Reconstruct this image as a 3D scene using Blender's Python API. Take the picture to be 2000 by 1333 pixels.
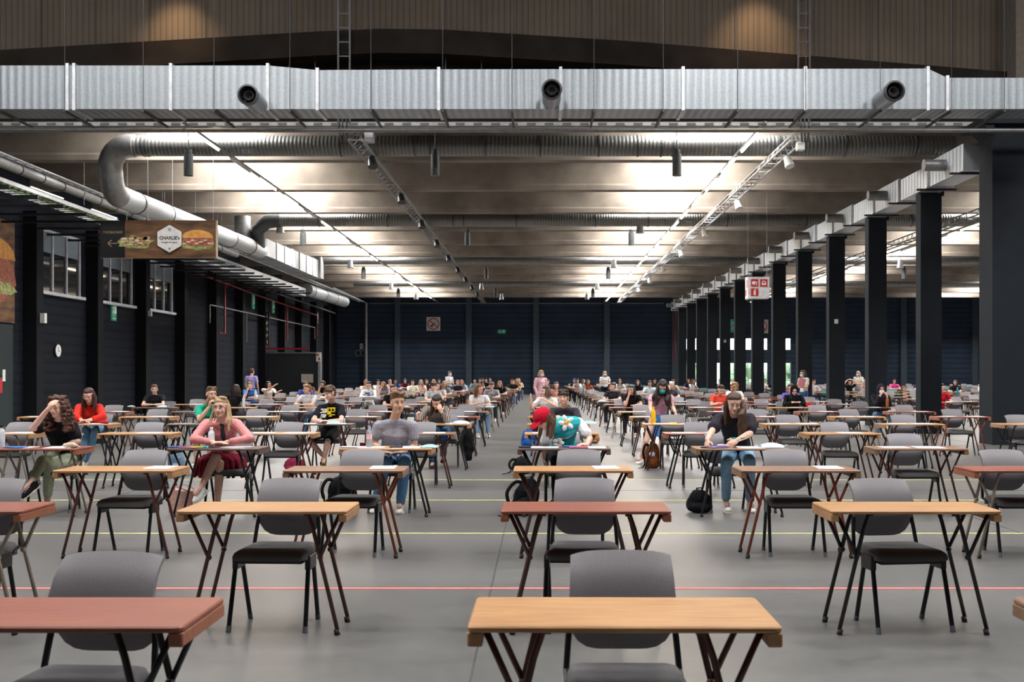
import bpy, bmesh, math, random
from mathutils import Vector, Matrix, noise as mnoise
V = Vector
PI = math.pi
random.seed(7)
sc = bpy.context.scene
col = sc.collection
for o in list(bpy.data.objects): bpy.data.objects.remove(o)

# ------------------------------------------------------------------ camera
F_PX, VX, VY, CH = 2100.0, 1055.0, 731.0, 1.54
cam_d = bpy.data.cameras.new('camera')
cam_d.sensor_width = 36; cam_d.sensor_fit = 'HORIZONTAL'
cam_d.lens = F_PX/2000*36
cam_d.shift_x = (1000-VX)/2000; cam_d.shift_y = (VY-666.5)/2000
cam_d.clip_end = 400
cam_d.dof.use_dof = True; cam_d.dof.focus_distance = 12.0; cam_d.dof.aperture_fstop = 5.6
cam = bpy.data.objects.new('camera', cam_d); col.objects.link(cam)
cam.location = (0, 0, CH); cam.rotation_euler = (PI/2, 0, 0)
sc.camera = cam
# ------------------------------------------------------------------ world / exposure
w = bpy.data.worlds.new('world'); sc.world = w; w.use_nodes = True
w.node_tree.nodes['Background'].inputs[0].default_value = (0.86, 0.93, 1.0, 1)
w.node_tree.nodes['Background'].inputs[1].default_value = 6.0
sc.view_settings.view_transform = 'Standard'; sc.view_settings.look = 'None'
sc.view_settings.exposure = 0.55; sc.view_settings.gamma = 1.0
sc.view_settings.use_curve_mapping = False
SKY_LOW = 18.0      # radiance of the lower hall's skylight panes
FILL_HIGH = 19.0      # radiance of the fill panels added unseen above the near hall
# warm wall-washing downlights at the gable wall (lamps of the place)
def spot(name, loc, target, power, color, size, blend):
    d = bpy.data.lights.new(name, 'SPOT'); d.energy = power; d.color = color
    d.spot_size = size; d.spot_blend = blend; d.shadow_soft_size = 0.08
    o = bpy.data.objects.new(name, d); col.objects.link(o); o.location = loc
    o.rotation_euler = (V(target)-V(loc)).to_track_quat('-Z', 'Y').to_euler()
    return o
for xx, pw, cc in ((-6.6, 520, (1.0, .9, .78)), (3.6, 1150, (1.0, .96, .9))):      # unseen spots added to brighten the big duct
    spot('duct_fill_spot', (xx, 17.5, 11.8), (xx, 21.2, 7.2), pw, cc, math.radians(55), 1.0)
for xx in (-8.3, 4.95):
    spot('downlight_beam', (xx, 23.9, 11.0), (xx, 24.35, 7.0), 520, (1.0, 0.66, 0.36), math.radians(80), 0.9)

# ------------------------------------------------------------------ materials
MATS = {}
def nt(name):
    m = bpy.data.materials.new(name); m.use_nodes = True
    t = m.node_tree; b = t.nodes['Principled BSDF']
    return m, t, b
def mat(name, c, rough=0.6, metal=0.0, var=0.12, scale=8.0, bump=0.0, stretch=None, emit=None, spec=0.5, c2=None, detail=4.0, alpha=None, trans=0.0):
    if name in MATS: return MATS[name]
    m, t, b = nt(name)
    b.inputs['Roughness'].default_value = rough
    b.inputs['Metallic'].default_value = metal
    b.inputs['Specular IOR Level'].default_value = spec
    b.inputs['Transmission Weight'].default_value = trans
    tc = t.nodes.new('ShaderNodeTexCoord'); mp = t.nodes.new('ShaderNodeMapping')
    t.links.new(tc.outputs['Object'], mp.inputs[0])
    mp.inputs['Scale'].default_value = stretch or (1, 1, 1)
    n = t.nodes.new('ShaderNodeTexNoise'); n.inputs['Scale'].default_value = scale; n.inputs['Detail'].default_value = detail
    t.links.new(mp.outputs[0], n.inputs['Vector'])
    r = t.nodes.new('ShaderNodeValToRGB')
    lo = c2 if c2 else tuple(x*(1-var) for x in c); hi = c if c2 else tuple(min(1, x*(1+var)) for x in c)
    r.color_ramp.elements[0].position = 0.35; r.color_ramp.elements[1].position = 0.65
    r.color_ramp.elements[0].color = (*lo, 1); r.color_ramp.elements[1].color = (*hi, 1)
    t.links.new(n.outputs['Fac'], r.inputs[0]); t.links.new(r.outputs[0], b.inputs['Base Color'])
    if bump:
        bp = t.nodes.new('ShaderNodeBump'); bp.inputs['Strength'].default_value = bump; bp.inputs['Distance'].default_value = 0.02
        t.links.new(n.outputs['Fac'], bp.inputs['Height']); t.links.new(bp.outputs[0], b.inputs['Normal'])
    if emit:
        b.inputs['Emission Color'].default_value = (*emit[0], 1); b.inputs['Emission Strength'].default_value = emit[1]
    MATS[name] = m
    return m
def srgb(h):
    h = h.lstrip('#'); v = [int(h[i:i+2], 16)/255 for i in (0, 2, 4)]
    return tuple(x/12.92 if x <= .04045 else ((x+.055)/1.055)**2.4 for x in v)
def cloth(h, rough=0.9): return mat('cloth_'+h.strip('#'), srgb(h), rough, var=0.1, scale=30, bump=0.15, spec=0.2)
def plain(h, rough=0.6, metal=0, spec=0.5): return mat('paint_'+h.strip('#')+('m' if metal else ''), srgb(h), rough, metal, var=0.05, scale=12, spec=spec)

# ---- wood
def wood(name, c, dark):
    m, t, b = nt(name)
    tc = t.nodes.new('ShaderNodeTexCoord'); oi = t.nodes.new('ShaderNodeObjectInfo')
    mp = t.nodes.new('ShaderNodeMapping'); mp.inputs['Scale'].default_value = (1.6, 22, 8)
    add = t.nodes.new('ShaderNodeVectorMath'); add.operation = 'ADD'
    t.links.new(tc.outputs['Object'], add.inputs[0]); t.links.new(oi.outputs['Location'], add.inputs[1])
    t.links.new(add.outputs[0], mp.inputs[0])
    n = t.nodes.new('ShaderNodeTexNoise'); n.inputs['Scale'].default_value = 2.2; n.inputs['Detail'].default_value = 6; n.inputs['Distortion'].default_value = 0.6
    t.links.new(mp.outputs[0], n.inputs['Vector'])
    n2 = t.nodes.new('ShaderNodeTexNoise'); n2.inputs['Scale'].default_value = 2.5; n2.inputs['Detail'].default_value = 3
    t.links.new(add.outputs[0], n2.inputs['Vector'])
    mx = t.nodes.new('ShaderNodeMath'); mx.operation = 'MULTIPLY_ADD'; mx.inputs[1].default_value = 0.6
    t.links.new(n.outputs['Fac'], mx.inputs[0])
    m3 = t.nodes.new('ShaderNodeMath'); m3.operation = 'MULTIPLY'; m3.inputs[1].default_value = 0.4
    t.links.new(n2.outputs['Fac'], m3.inputs[0]); t.links.new(m3.outputs[0], mx.inputs[2])
    r = t.nodes.new('ShaderNodeValToRGB'); r.color_ramp.elements[0].position = 0.36; r.color_ramp.elements[1].position = 0.6
    r.color_ramp.elements[0].color = (*dark, 1); r.color_ramp.elements[1].color = (*c, 1)
    t.links.new(mx.outputs[0], r.inputs[0]); t.links.new(r.outputs[0], b.inputs['Base Color'])
    b.inputs['Roughness'].default_value = 0.42
    MATS[name] = m
    return m
WOOD = {'oak': wood('wood_oak', (0.47, 0.26, 0.115), (0.33, 0.16, 0.065)),
        'red': wood('wood_reddish', (0.27, 0.085, 0.052), (0.19, 0.055, 0.035)),
        'dark': wood('wood_dark', (0.13, 0.08, 0.065), (0.075, 0.045, 0.038)),
        'mid': wood('wood_mid', (0.29, 0.16, 0.095), (0.17, 0.09, 0.055))}
BAT = {'oak': wood('batten_oak', (0.46, 0.25, 0.12), (0.30, 0.15, 0.07)), 'red': wood('batten_red', (0.34, 0.12, 0.06), (0.24, 0.08, 0.04)),
       'dark': wood('batten_dark', (0.14, 0.08, 0.06), (0.09, 0.05, 0.04)), 'mid': wood('batten_mid', (0.26, 0.15, 0.09), (0.15, 0.08, 0.05))}
LEG = {'maroon': mat('leg_maroon', (0.075, 0.022, 0.016), 0.35, 0.1), 'black': mat('leg_black', (0.012, 0.012, 0.013), 0.35, 0.2),
       'orange': mat('leg_orange', (0.26, 0.055, 0.022), 0.4, 0.1), 'beige': mat('leg_beige', (0.30, 0.25, 0.20), 0.4, 0.1),
       'brown': mat('leg_brown', (0.11, 0.03, 0.02), 0.35, 0.1)}
M_RUB = mat('rubber_black', (0.015, 0.013, 0.013), 0.7)
M_FAB = mat('chair_fabric', (0.17, 0.162, 0.175), 0.6, var=0.05, scale=160, bump=0.1, spec=0.45)
M_SEAT = mat('seat_fabric', (0.085, 0.082, 0.085), 0.7, var=0.06, scale=160, bump=0.1, spec=0.5)
M_FRAME = mat('chair_frame', (0.013, 0.014, 0.016), 0.3, 0.3)
M_CAPF = mat('chair_foot_cap', (0.10, 0.11, 0.13), 0.5)
M_PAPER = mat('paper', (0.80, 0.80, 0.82), 0.6, var=0.02)
M_SKIN = {k: mat('skin_'+k, c, 0.55, var=0.06, scale=12, spec=0.35) for k, c in {'fair': (0.66, 0.40, 0.31), 'warm': (0.56, 0.33, 0.23), 'tan': (0.46, 0.26, 0.17)}.items()}
def hairmat(h): return mat('hair_'+h.strip('#'), tuple(x*.62 for x in srgb(h)), 0.5, var=0.3, scale=22, stretch=(3, 3, 0.5), bump=0.5, spec=0.4)
M_GALV = None
def galv(name, base, stripe, axis, dens):
    m, t, b = nt(name)
    tc = t.nodes.new('ShaderNodeTexCoord')
    vo = t.nodes.new('ShaderNodeTexNoise'); vo.inputs['Scale'].default_value = 26; vo.inputs['Detail'].default_value = 5
    t.links.new(tc.outputs['Object'], vo.inputs['Vector'])
    wv = t.nodes.new('ShaderNodeTexWave'); wv.bands_direction = axis; wv.inputs['Scale'].default_value = dens; wv.inputs['Distortion'].default_value = 0.4; wv.inputs['Detail'].default_value = 1
    t.links.new(tc.outputs['Object'], wv.inputs['Vector'])
    r = t.nodes.new('ShaderNodeValToRGB'); r.color_ramp.elements[0].color = (*[x*0.72 for x in base], 1); r.color_ramp.elements[1].color = (*base, 1)
    r.color_ramp.elements[0].position = .3; r.color_ramp.elements[1].position = .7
    mx = t.nodes.new('ShaderNodeMix'); mx.data_type = 'FLOAT'; mx.inputs[0].default_value = stripe
    t.links.new(vo.outputs['Fac'], mx.inputs[2]); t.links.new(wv.outputs['Fac'], mx.inputs[3])
    t.links.new(mx.outputs[0], r.inputs[0]); t.links.new(r.outputs[0], b.inputs['Base Color'])
    b.inputs['Metallic'].default_value = 0.55; b.inputs['Roughness'].default_value = 0.42
    bp = t.nodes.new('ShaderNodeBump'); bp.inputs['Strength'].default_value = 0.4; bp.inputs['Distance'].default_value = 0.02
    t.links.new(wv.outputs['Fac'], bp.inputs['Height']); t.links.new(bp.outputs[0], b.inputs['Normal'])
    MATS[name] = m
    return m
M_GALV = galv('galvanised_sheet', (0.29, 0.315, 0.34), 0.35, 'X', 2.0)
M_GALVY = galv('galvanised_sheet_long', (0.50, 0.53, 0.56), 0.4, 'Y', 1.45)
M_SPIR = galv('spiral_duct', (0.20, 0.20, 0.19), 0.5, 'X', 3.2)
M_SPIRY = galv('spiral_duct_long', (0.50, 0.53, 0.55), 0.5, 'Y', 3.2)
M_STEEL = mat('steel_grey', (0.22, 0.22, 0.22), 0.45, 0.6)
M_STEELL = mat('steel_light', (0.45, 0.46, 0.48), 0.4, 0.6)
M_BLK = mat('steel_black', (0.018, 0.018, 0.020), 0.5)
M_DGREY = mat('dark_grey_can', (0.045, 0.05, 0.055), 0.5)
M_REDP = mat('red_pipe', (0.26, 0.012, 0.02), 0.4)
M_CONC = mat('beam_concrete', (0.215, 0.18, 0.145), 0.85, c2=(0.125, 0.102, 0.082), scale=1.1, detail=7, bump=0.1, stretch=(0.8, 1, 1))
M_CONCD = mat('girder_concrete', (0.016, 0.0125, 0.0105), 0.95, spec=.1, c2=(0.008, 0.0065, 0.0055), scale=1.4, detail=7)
M_ROOF = mat('roof_deck', (0.14, 0.12, 0.10), 0.9)
def cladding(name, c, axis, dens, amt, bumpd=0.03):
    m, t, b = nt(name)
    tc = t.nodes.new('ShaderNodeTexCoord')
    wv = t.nodes.new('ShaderNodeTexWave'); wv.bands_direction = axis; wv.inputs['Scale'].default_value = dens
    t.links.new(tc.outputs['Object'], wv.inputs['Vector'])
    n = t.nodes.new('ShaderNodeTexNoise'); n.inputs['Scale'].default_value = 0.7; n.inputs['Detail'].default_value = 5
    t.links.new(tc.outputs['Object'], n.inputs['Vector'])
    r = t.nodes.new('ShaderNodeValToRGB'); r.color_ramp.elements[0].color = (*[x*(1-amt) for x in c], 1); r.color_ramp.elements[1].color = (*c, 1)
    r.color_ramp.elements[0].position = .05; r.color_ramp.elements[1].position = .3
    mixc = t.nodes.new('ShaderNodeMix'); mixc.data_type = 'RGBA'; mixc.blend_type = 'MULTIPLY'; mixc.inputs[0].default_value = 0.5
    t.links.new(wv.outputs['Fac'], r.inputs[0]); t.links.new(r.outputs[0], mixc.inputs[6]); t.links.new(n.outputs['Fac'], mixc.inputs[7])
    t.links.new(mixc.outputs[2], b.inputs['Base Color'])
    bp = t.nodes.new('ShaderNodeBump'); bp.inputs['Strength'].default_value = 0.25; bp.inputs['Distance'].default_value = bumpd
    t.links.new(wv.outputs['Fac'], bp.inputs['Height']); t.links.new(bp.outputs[0], b.inputs['Normal'])
    b.inputs['Roughness'].default_value = 0.85; b.inputs['Specular IOR Level'].default_value = 0.12
    MATS[name] = m
    return m
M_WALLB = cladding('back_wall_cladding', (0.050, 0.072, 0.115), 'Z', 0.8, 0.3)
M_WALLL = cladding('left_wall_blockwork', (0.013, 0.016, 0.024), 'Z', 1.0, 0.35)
M_GABLE = cladding('gable_cladding', (0.105, 0.084, 0.065), 'X', 2.3, 0.28)
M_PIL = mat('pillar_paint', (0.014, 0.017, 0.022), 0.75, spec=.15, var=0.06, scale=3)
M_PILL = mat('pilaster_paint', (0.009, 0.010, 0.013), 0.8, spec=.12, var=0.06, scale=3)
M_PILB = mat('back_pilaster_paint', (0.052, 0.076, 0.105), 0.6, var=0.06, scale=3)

# floor
def floor_mat():
    m, t, b = nt('polished_concrete_floor')
    tc = t.nodes.new('ShaderNodeTexCoord')
    n1 = t.nodes.new('ShaderNodeTexNoise'); n1.inputs['Scale'].default_value = 0.35; n1.inputs['Detail'].default_value = 8; n1.inputs['Roughness'].default_value = .6
    n2 = t.nodes.new('ShaderNodeTexNoise'); n2.inputs['Scale'].default_value = 9; n2.inputs['Detail'].default_value = 6
    mp = t.nodes.new('ShaderNodeMapping'); mp.inputs['Scale'].default_value = (0.5, 2.2, 1)
    t.links.new(tc.outputs['Object'], mp.inputs[0]); t.links.new(mp.outputs[0], n1.inputs['Vector']); t.links.new(tc.outputs['Object'], n2.inputs['Vector'])
    a = t.nodes.new('ShaderNodeMix'); a.data_type = 'FLOAT'; a.inputs[0].default_value = 0.4
    t.links.new(n1.outputs['Fac'], a.inputs[2]); t.links.new(n2.outputs['Fac'], a.inputs[3])
    r = t.nodes.new('ShaderNodeValToRGB'); r.color_ramp.elements[0].position = .32; r.color_ramp.elements[1].position = .68
    r.color_ramp.elements[0].color = (0.088, 0.087, 0.085, 1); r.color_ramp.elements[1].color = (0.165, 0.162, 0.158, 1)
    t.links.new(a.outputs[0], r.inputs[0]); t.links.new(r.outputs[0], b.inputs['Base Color'])
    r2 = t.nodes.new('ShaderNodeMapRange'); r2.inputs[3].default_value = 0.22; r2.inputs[4].default_value = 0.42
    t.links.new(a.outputs[0], r2.inputs[0]); t.links.new(r2.outputs[0], b.inputs['Roughness'])
    return m
M_FLOOR = floor_mat()

# ------------------------------------------------------------------ mesh builder
def curve(pts, n=6):
    pts = [V(p) for p in pts]; out = []
    for i in range(len(pts)-1):
        a = pts[max(i-1, 0)]; b = pts[i]; c = pts[i+1]; d = pts[min(i+2, len(pts)-1)]
        for k in range(n):
            t = k/n; out.append(.5*((2*b)+(c-a)*t+(2*a-5*b+4*c-d)*t*t+(3*b-a-3*c+d)*t**3))
    return out+[pts[-1]]
class MB:
    def __init__(s): s.v = []; s.f = []; s.m = []; s.mi = 0
    def add(s, vs, fs):
        o = len(s.v); s.v += [V(p) for p in vs]
        for f in fs: s.f.append(tuple(i+o for i in f)); s.m.append(s.mi)
        return s
    def box(s, c, d, rot=None):
        x, y, z = d[0]/2, d[1]/2, d[2]/2
        vs = [V((a*x, b*y, e*z)) for a in (-1, 1) for b in (-1, 1) for e in (-1, 1)]
        if rot is not None: vs = [rot @ p for p in vs]
        return s.add([p+V(c) for p in vs], [(0, 1, 3, 2), (4, 6, 7, 5), (0, 4, 5, 1), (2, 3, 7, 6), (0, 2, 6, 4), (1, 5, 7, 3)])
    def box2(s, a, b):
        a, b = V(a), V(b); return s.box((a+b)/2, [abs(q) for q in (b-a)])
    def rbox(s, c, d, r, rot=None):           # box with chamfered vertical corners and eased top edge
        x, y, z = d[0]/2, d[1]/2, d[2]/2
        def ring(zz, k):
            pts = []
            for sx, sy, a0 in ((1, 1, 0), (-1, 1, PI/2), (-1, -1, PI), (1, -1, 1.5*PI)):
                for i in range(4):
                    a = a0+i*PI/6
                    pts.append(V((sx*(x-r)+math.cos(a)*(r-k), sy*(y-r)+math.sin(a)*(r-k), zz)))
            return pts
        e = min(r*.4, z*.5)
        rs = [ring(-z, e), ring(-z+e, 0), ring(z-e, 0), ring(z, e)]
        return s.rings(rs, c, rot)
    def rings(s, rs, c=(0, 0, 0), rot=None, cap=True):
        n = len(rs[0]); vs = []; fs = []
        for r in rs: vs += [(rot @ p if rot is not None else p)+V(c) for p in r]
        for k in range(len(rs)-1):
            for i in range(n):
                j = (i+1) % n
                fs.append((k*n+i, k*n+j, (k+1)*n+j, (k+1)*n+i))
        if cap:
            fs.append(tuple(range(n-1, -1, -1))); fs.append(tuple((len(rs)-1)*n+i for i in range(n)))
        return s.add(vs, fs)
    def cyl(s, p0, p1, r0, r1=None, n=10, cap=True):
        p0, p1 = V(p0), V(p1); r1 = r0 if r1 is None else r1
        d = (p1-p0).normalized(); a = d.orthogonal().normalized(); b = d.cross(a)
        rs = [[p+(a*math.cos(t)+b*math.sin(t))*r for t in [2*PI*i/n for i in range(n)]] for p, r in ((p0, r0), (p1, r1))]
        return s.rings(rs, cap=cap)
    def tube(s, pts, r, n=8, cap=True):
        pts = [V(p) for p in pts]; rs = []
        if not isinstance(r, (list, tuple)): r = [r]*len(pts)
        d0 = (pts[1]-pts[0]).normalized(); a = d0.orthogonal().normalized()
        for i, p in enumerate(pts):
            d = ((pts[min(i+1, len(pts)-1)]-pts[max(i-1, 0)])).normalized()
            a = (a - d*a.dot(d)).normalized(); b = d.cross(a)
            rs.append([p+(a*math.cos(2*PI*k/n)+b*math.sin(2*PI*k/n))*r[i] for k in range(n)])
        return s.rings(rs, cap=cap)
    def ell(s, c, rad, fr=None, nu=12, nv=8):
        c = V(c); X, Y, Z = fr if fr else (V((1, 0, 0)), V((0, 1, 0)), V((0, 0, 1)))
        vs = [c+Z*rad[2]]; fs = []
        for j in range(1, nv):
            t = PI*j/nv
            for i in range(nu):
                p = 2*PI*i/nu
                vs.append(c+X*rad[0]*math.sin(t)*math.cos(p)+Y*rad[1]*math.sin(t)*math.sin(p)+Z*rad[2]*math.cos(t))
        vs.append(c-Z*rad[2])
        for i in range(nu): fs.append((0, 1+i, 1+(i+1) % nu))
        for j in range(nv-2):
            for i in range(nu):
                a = 1+j*nu+i; b = 1+j*nu+(i+1) % nu
                fs.append((a, a+nu, b+nu, b))
        L = len(vs)-1
        for i in range(nu): fs.append((L, L-nu+(i+1) % nu, L-nu+i))
        return s.add(vs, fs)
    def cap(s, p0, p1, r0, r1, n=10):           # tapered capsule
        p0, p1 = V(p0), V(p1)
        if (p1-p0).length < 1e-4: return s.ell(p0, (r0, r0, r0))
        d = (p1-p0).normalized(); a = d.orthogonal().normalized(); b = d.cross(a); rs = []
        for t in (-80, -55, -25): q = math.radians(t); rs.append((p0+d*r0*math.sin(q), r0*math.cos(q)))
        rs += [(p0, r0), (p0.lerp(p1, .5), (r0+r1)/2), (p1, r1)]
        for t in (25, 55, 80): q = math.radians(t); rs.append((p1+d*r1*math.sin(q), r1*math.cos(q)))
        return s.rings([[p+(a*math.cos(2*PI*k/n)+b*math.sin(2*PI*k/n))*r for k in range(n)] for p, r in rs])
    def prism(s, poly, a, b, axis='y'):          # extrude a 2-D outline between a and b along an axis
        f = {'y': lambda u, w_, t: (u, t, w_), 'x': lambda u, w_, t: (t, u, w_), 'z': lambda u, w_, t: (u, w_, t)}[axis]
        n = len(poly); vs = [f(u, w_, a) for u, w_ in poly]+[f(u, w_, b) for u, w_ in poly]
        fs = [tuple(range(n)), tuple(range(2*n-1, n-1, -1))]+[(i, (i+1) % n+0, n+(i+1) % n, n+i)[::-1] for i in range(n)]
        return s.add(vs, fs)
    def mesh(s, name, mats, smooth=False):
        me = bpy.data.meshes.new(name); me.from_pydata([tuple(p) for p in s.v], [], s.f)
        for m in mats: me.materials.append(m)
        if len(mats) > 1: me.polygons.foreach_set('material_index', s.m)
        if smooth: me.polygons.foreach_set('use_smooth', [True]*len(me.polygons))
        bm = bmesh.new(); bm.from_mesh(me); bmesh.ops.recalc_face_normals(bm, faces=bm.faces); bm.to_mesh(me); bm.free()
        me.update()
        return me
    def obj(s, name, m, parent=None, loc=(0, 0, 0), smooth=False):
        ms = m if isinstance(m, (list, tuple)) else [m]
        o = bpy.data.objects.new(name, s.mesh(name, ms, smooth)); col.objects.link(o)
        o.location = loc
        if parent: o.parent = parent
        return o
def smooth_by_angle(o, ang=40):
    me = o.data; me.polygons.foreach_set('use_smooth', [True]*len(me.polygons))
    bm = bmesh.new(); bm.from_mesh(me)
    for e in bm.edges:
        if len(e.link_faces) == 2 and e.calc_face_angle(0) > math.radians(ang): e.smooth = False
    bm.to_mesh(me); bm.free()
    return o
def centre(o):                                   # put a world-built mesh's origin at the base of its bounds
    me = o.data; xs = [v.co for v in me.vertices]
    c = V(((min(p.x for p in xs)+max(p.x for p in xs))/2, (min(p.y for p in xs)+max(p.y for p in xs))/2, min(p.z for p in xs)))
    me.transform(Matrix.Translation(-c)); o.location = o.location+c
    return o
def tag(o, label, cat, group=None, kind=None):
    o['label'] = label; o['category'] = cat
    if group: o['group'] = group
    if kind: o['kind'] = kind
    return o
def struct(o): o['kind'] = 'structure'; return o
def empty(name, loc, rz=0):
    o = bpy.data.objects.new(name, None); col.objects.link(o); o.location = loc; o.rotation_euler = (0, 0, rz); o.empty_display_size = .1
    return o
def copy_tree(o, parent=None):
    c = o.copy(); col.objects.link(c)
    if parent: c.parent = parent
    for ch in [q for q in KIDS.get(o.name, [])]: copy_tree_child(ch, c)
    return c
def copy_tree_child(ch, p):
    c = ch.copy(); col.objects.link(c); c.parent = p
    for g in KIDS.get(ch.name, []): copy_tree_child(g, c)
KIDS = {}
def reg(o, kids): KIDS[o.name] = kids; return o
def at(x, y, Y): return V(((x-VX)*Y/F_PX, Y, CH-(y-VY)*Y/F_PX))
ORD = ['zeroth', 'first', 'second', 'third', 'fourth', 'fifth', 'sixth', 'seventh', 'eighth', 'ninth', 'tenth', 'eleventh', 'twelfth', 'thirteenth', 'fourteenth', 'fifteenth', 'sixteenth', 'seventeenth', 'eighteenth', 'nineteenth', 'twentieth', 'twenty-first', 'twenty-second', 'twenty-third', 'twenty-fourth', 'twenty-fifth', 'twenty-sixth', 'twenty-seventh', 'twenty-eighth']

def text_mesh(s, size, loc, mat_, parent, name, rot=(PI/2, 0, 0), ext=0.002, align='CENTER', bold=0.0):
    cu = bpy.data.curves.new('t', 'FONT'); cu.body = s; cu.size = size; cu.extrude = ext; cu.align_x = align; cu.align_y = 'CENTER'; cu.offset = bold
    t = bpy.data.objects.new('t', cu); col.objects.link(t)
    dg = bpy.context.evaluated_depsgraph_get(); me = bpy.data.meshes.new_from_object(t.evaluated_get(dg)); bpy.data.objects.remove(t)
    me.materials.clear(); me.materials.append(mat_); me.name = name
    o = bpy.data.objects.new(name, me); col.objects.link(o); o.location = loc; o.rotation_euler = rot; o.parent = parent
    return o

# ================================================================== SETTING
LW, RW, BW, FW = -15.7, 38.0, 83.0, -22.0
struct(MB().box2((LW-8, FW, -.3), (RW+.5, BW+.3, 0)).obj('floor', M_FLOOR))
M_OUT = mat('outside_paving', (0.35, 0.35, 0.33), 0.9)
struct(MB().box2((-6, BW+.3, -.35), (40, BW+30, -.02)).obj('trim_99_outside', M_OUT)).name = 'trim_99'
# painted floor lines and slab joints
M_YEL = mat('yellow_line', (0.62, 0.60, 0.22), 0.6); M_RED = mat('red_line', (0.75, 0.16, 0.15), 0.6); M_JNT = mat('slab_joint', (0.045, 0.045, 0.045), 0.8)
tag(MB().box2((-12, 7.69, 0), (14, 7.735, .003)).obj('floor_marking', M_RED), 'thin red line painted across the grey concrete floor near the front desks', 'floor line')
for k, Y in enumerate((10.36, 13.1, 15.6)):
    tag(MB().box2((-14, Y, 0), (16, Y+.035, .003)).obj('floor_marking', M_YEL), ['nearest of the thin yellow lines across the concrete floor, behind the second row', 'middle yellow line across the concrete floor, behind the third row of desks', 'farthest of the three yellow lines across the concrete floor'][k], 'floor line', 'yellow floor lines')
for k, X in enumerate((-5.35, -.352, 4.65, 9.65)):
    struct(MB().box2((X-.006, -6, 0), (X+.006, BW, .0015)).obj('trim_%d' % (60+k), M_JNT))
for k, Y in enumerate((5.0, 14.2, 23.0)):
    struct(MB().box2((-15, Y-.006, 0), (36, Y+.006, .0015)).obj('trim_%d' % (65+k), M_JNT))
m_stain = mat('floor_drain_grime', (0.10, 0.08, 0.07), 0.8)
tag(MB().box2((-2.35, 9.1, 0), (-2.05, 9.4, .004)).obj('floor_hatch', m_stain), 'small rusty square hatch in the floor under the second row of desks', 'hatch')

# left wall
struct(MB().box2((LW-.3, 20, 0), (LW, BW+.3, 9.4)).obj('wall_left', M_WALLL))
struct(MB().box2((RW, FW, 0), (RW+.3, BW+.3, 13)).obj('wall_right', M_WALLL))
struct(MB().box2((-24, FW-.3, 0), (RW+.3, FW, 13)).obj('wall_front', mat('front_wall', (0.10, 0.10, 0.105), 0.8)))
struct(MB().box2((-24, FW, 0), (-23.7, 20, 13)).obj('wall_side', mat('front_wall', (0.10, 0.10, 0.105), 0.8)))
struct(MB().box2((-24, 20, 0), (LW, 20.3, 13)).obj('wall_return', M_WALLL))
k = 0
for i in range(12):
    Y = 28.3+4.53*i
    if Y > 82: break
    k += 1
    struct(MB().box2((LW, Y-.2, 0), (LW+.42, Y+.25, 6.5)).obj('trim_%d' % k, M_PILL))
# back wall with openings
ops = [(10.4, 12.77), (13.4, 15.06), (15.7, 17.6), (18.06, 19.4)]
wb = MB()
wb.box2((LW, BW, 0), (10.4, BW+.3, 9.4)); wb.box2((19.4, BW, 0), (RW, BW+.3, 9.4))
wb.box2((10.4, BW, 4.34), (19.4, BW+.3, 9.4)); wb.box2((10.4, BW, 2.45), (19.4, BW+.3, 3.36)); wb.box2((10.4, BW, 0), (19.4, BW+.3, .25))
for a, b in zip(ops[:-1], ops[1:]):
    wb.box2((a[1], BW, .25), (b[0], BW+.3, 2.45)); wb.box2((a[1], BW, 3.36), (b[0], BW+.3, 4.34))
struct(wb.obj('wall_back', M_WALLB))
M_GLASS = mat('clear_glass', (0.95, 0.98, 1.0), 0.02, trans=1.0, var=0)
M_WFR = mat('window_frame_grey', (0.12, 0.15, 0.18), 0.5)
for i, (a, b) in enumerate(ops):
    for z0, z1 in ((3.36, 4.34), (.25, 2.45)):
        f = MB(); y0, y1 = BW+.08, BW+.16
        f.box2((a, y0, z0), (a+.07, y1, z1)).box2((b-.07, y0, z0), (b, y1, z1)).box2((a, y0, z0), (b, y1, z0+.07)).box2((a, y0, z1-.07), (b, y1, z1))
        m_ = (a+b)/2; f.box2((m_-.03, y0, z0), (m_+.03, y1, z1))
        if z0 < 1: f.box2((a, y0, 1.0), (b, y1, 1.05))
        fo = struct(f.obj('window_%d' % (i*2+(1 if z0 > 1 else 2)), M_WFR))
        MB().box2((a+.07, BW+.11, z0+.07), (b-.07, BW+.13, z1-.07)).obj('window_pane', M_GLASS, fo)
# back wall pilasters and trim
for j, px in enumerate((777, 916, 1047, 1185, 1318)):
    X = (px-VX)*BW/F_PX
    struct(MB().box2((X-.22, BW-.25, 0), (X+.22, BW, 9)).obj('trim_%d' % (20+j), M_PILB))
for j, X in enumerate((22.5, 28.0, 33.5)):
    struct(MB().box2((X-.22, BW-.25, 0), (X+.22, BW, 9)).obj('trim_%d' % (26+j), M_PILB))
struct(MB().box2((10.4, BW-.12, 0), (10.7, BW, 9)).obj('trim_29', M_PILB))
# outside greenery
M_LEAF = mat('hedge_leaves', (0.20, 0.32, 0.13), 0.8, c2=(0.42, 0.52, 0.36), scale=6, bump=0.5)
for i in range(6):
    m = MB(); rr = random.Random(i)
    m.cyl((0, 0, -.03), (0, 0, 1), .12)
    for q in range(26): m.ell((rr.uniform(-1.2, 1.2), rr.uniform(-.8, .8), .5+rr.uniform(0, 2.1)), [rr.uniform(.35, .6)]*3, nu=8, nv=6)
    o = m.obj('shrub', M_LEAF, loc=(9.0+3.9*i, BW+9, 0))
    tag(o, 'green leafy shrub outside the back windows, %s of six from the left' % ORD[i+1], 'shrub', 'shrubs outside the glazed doors')

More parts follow.
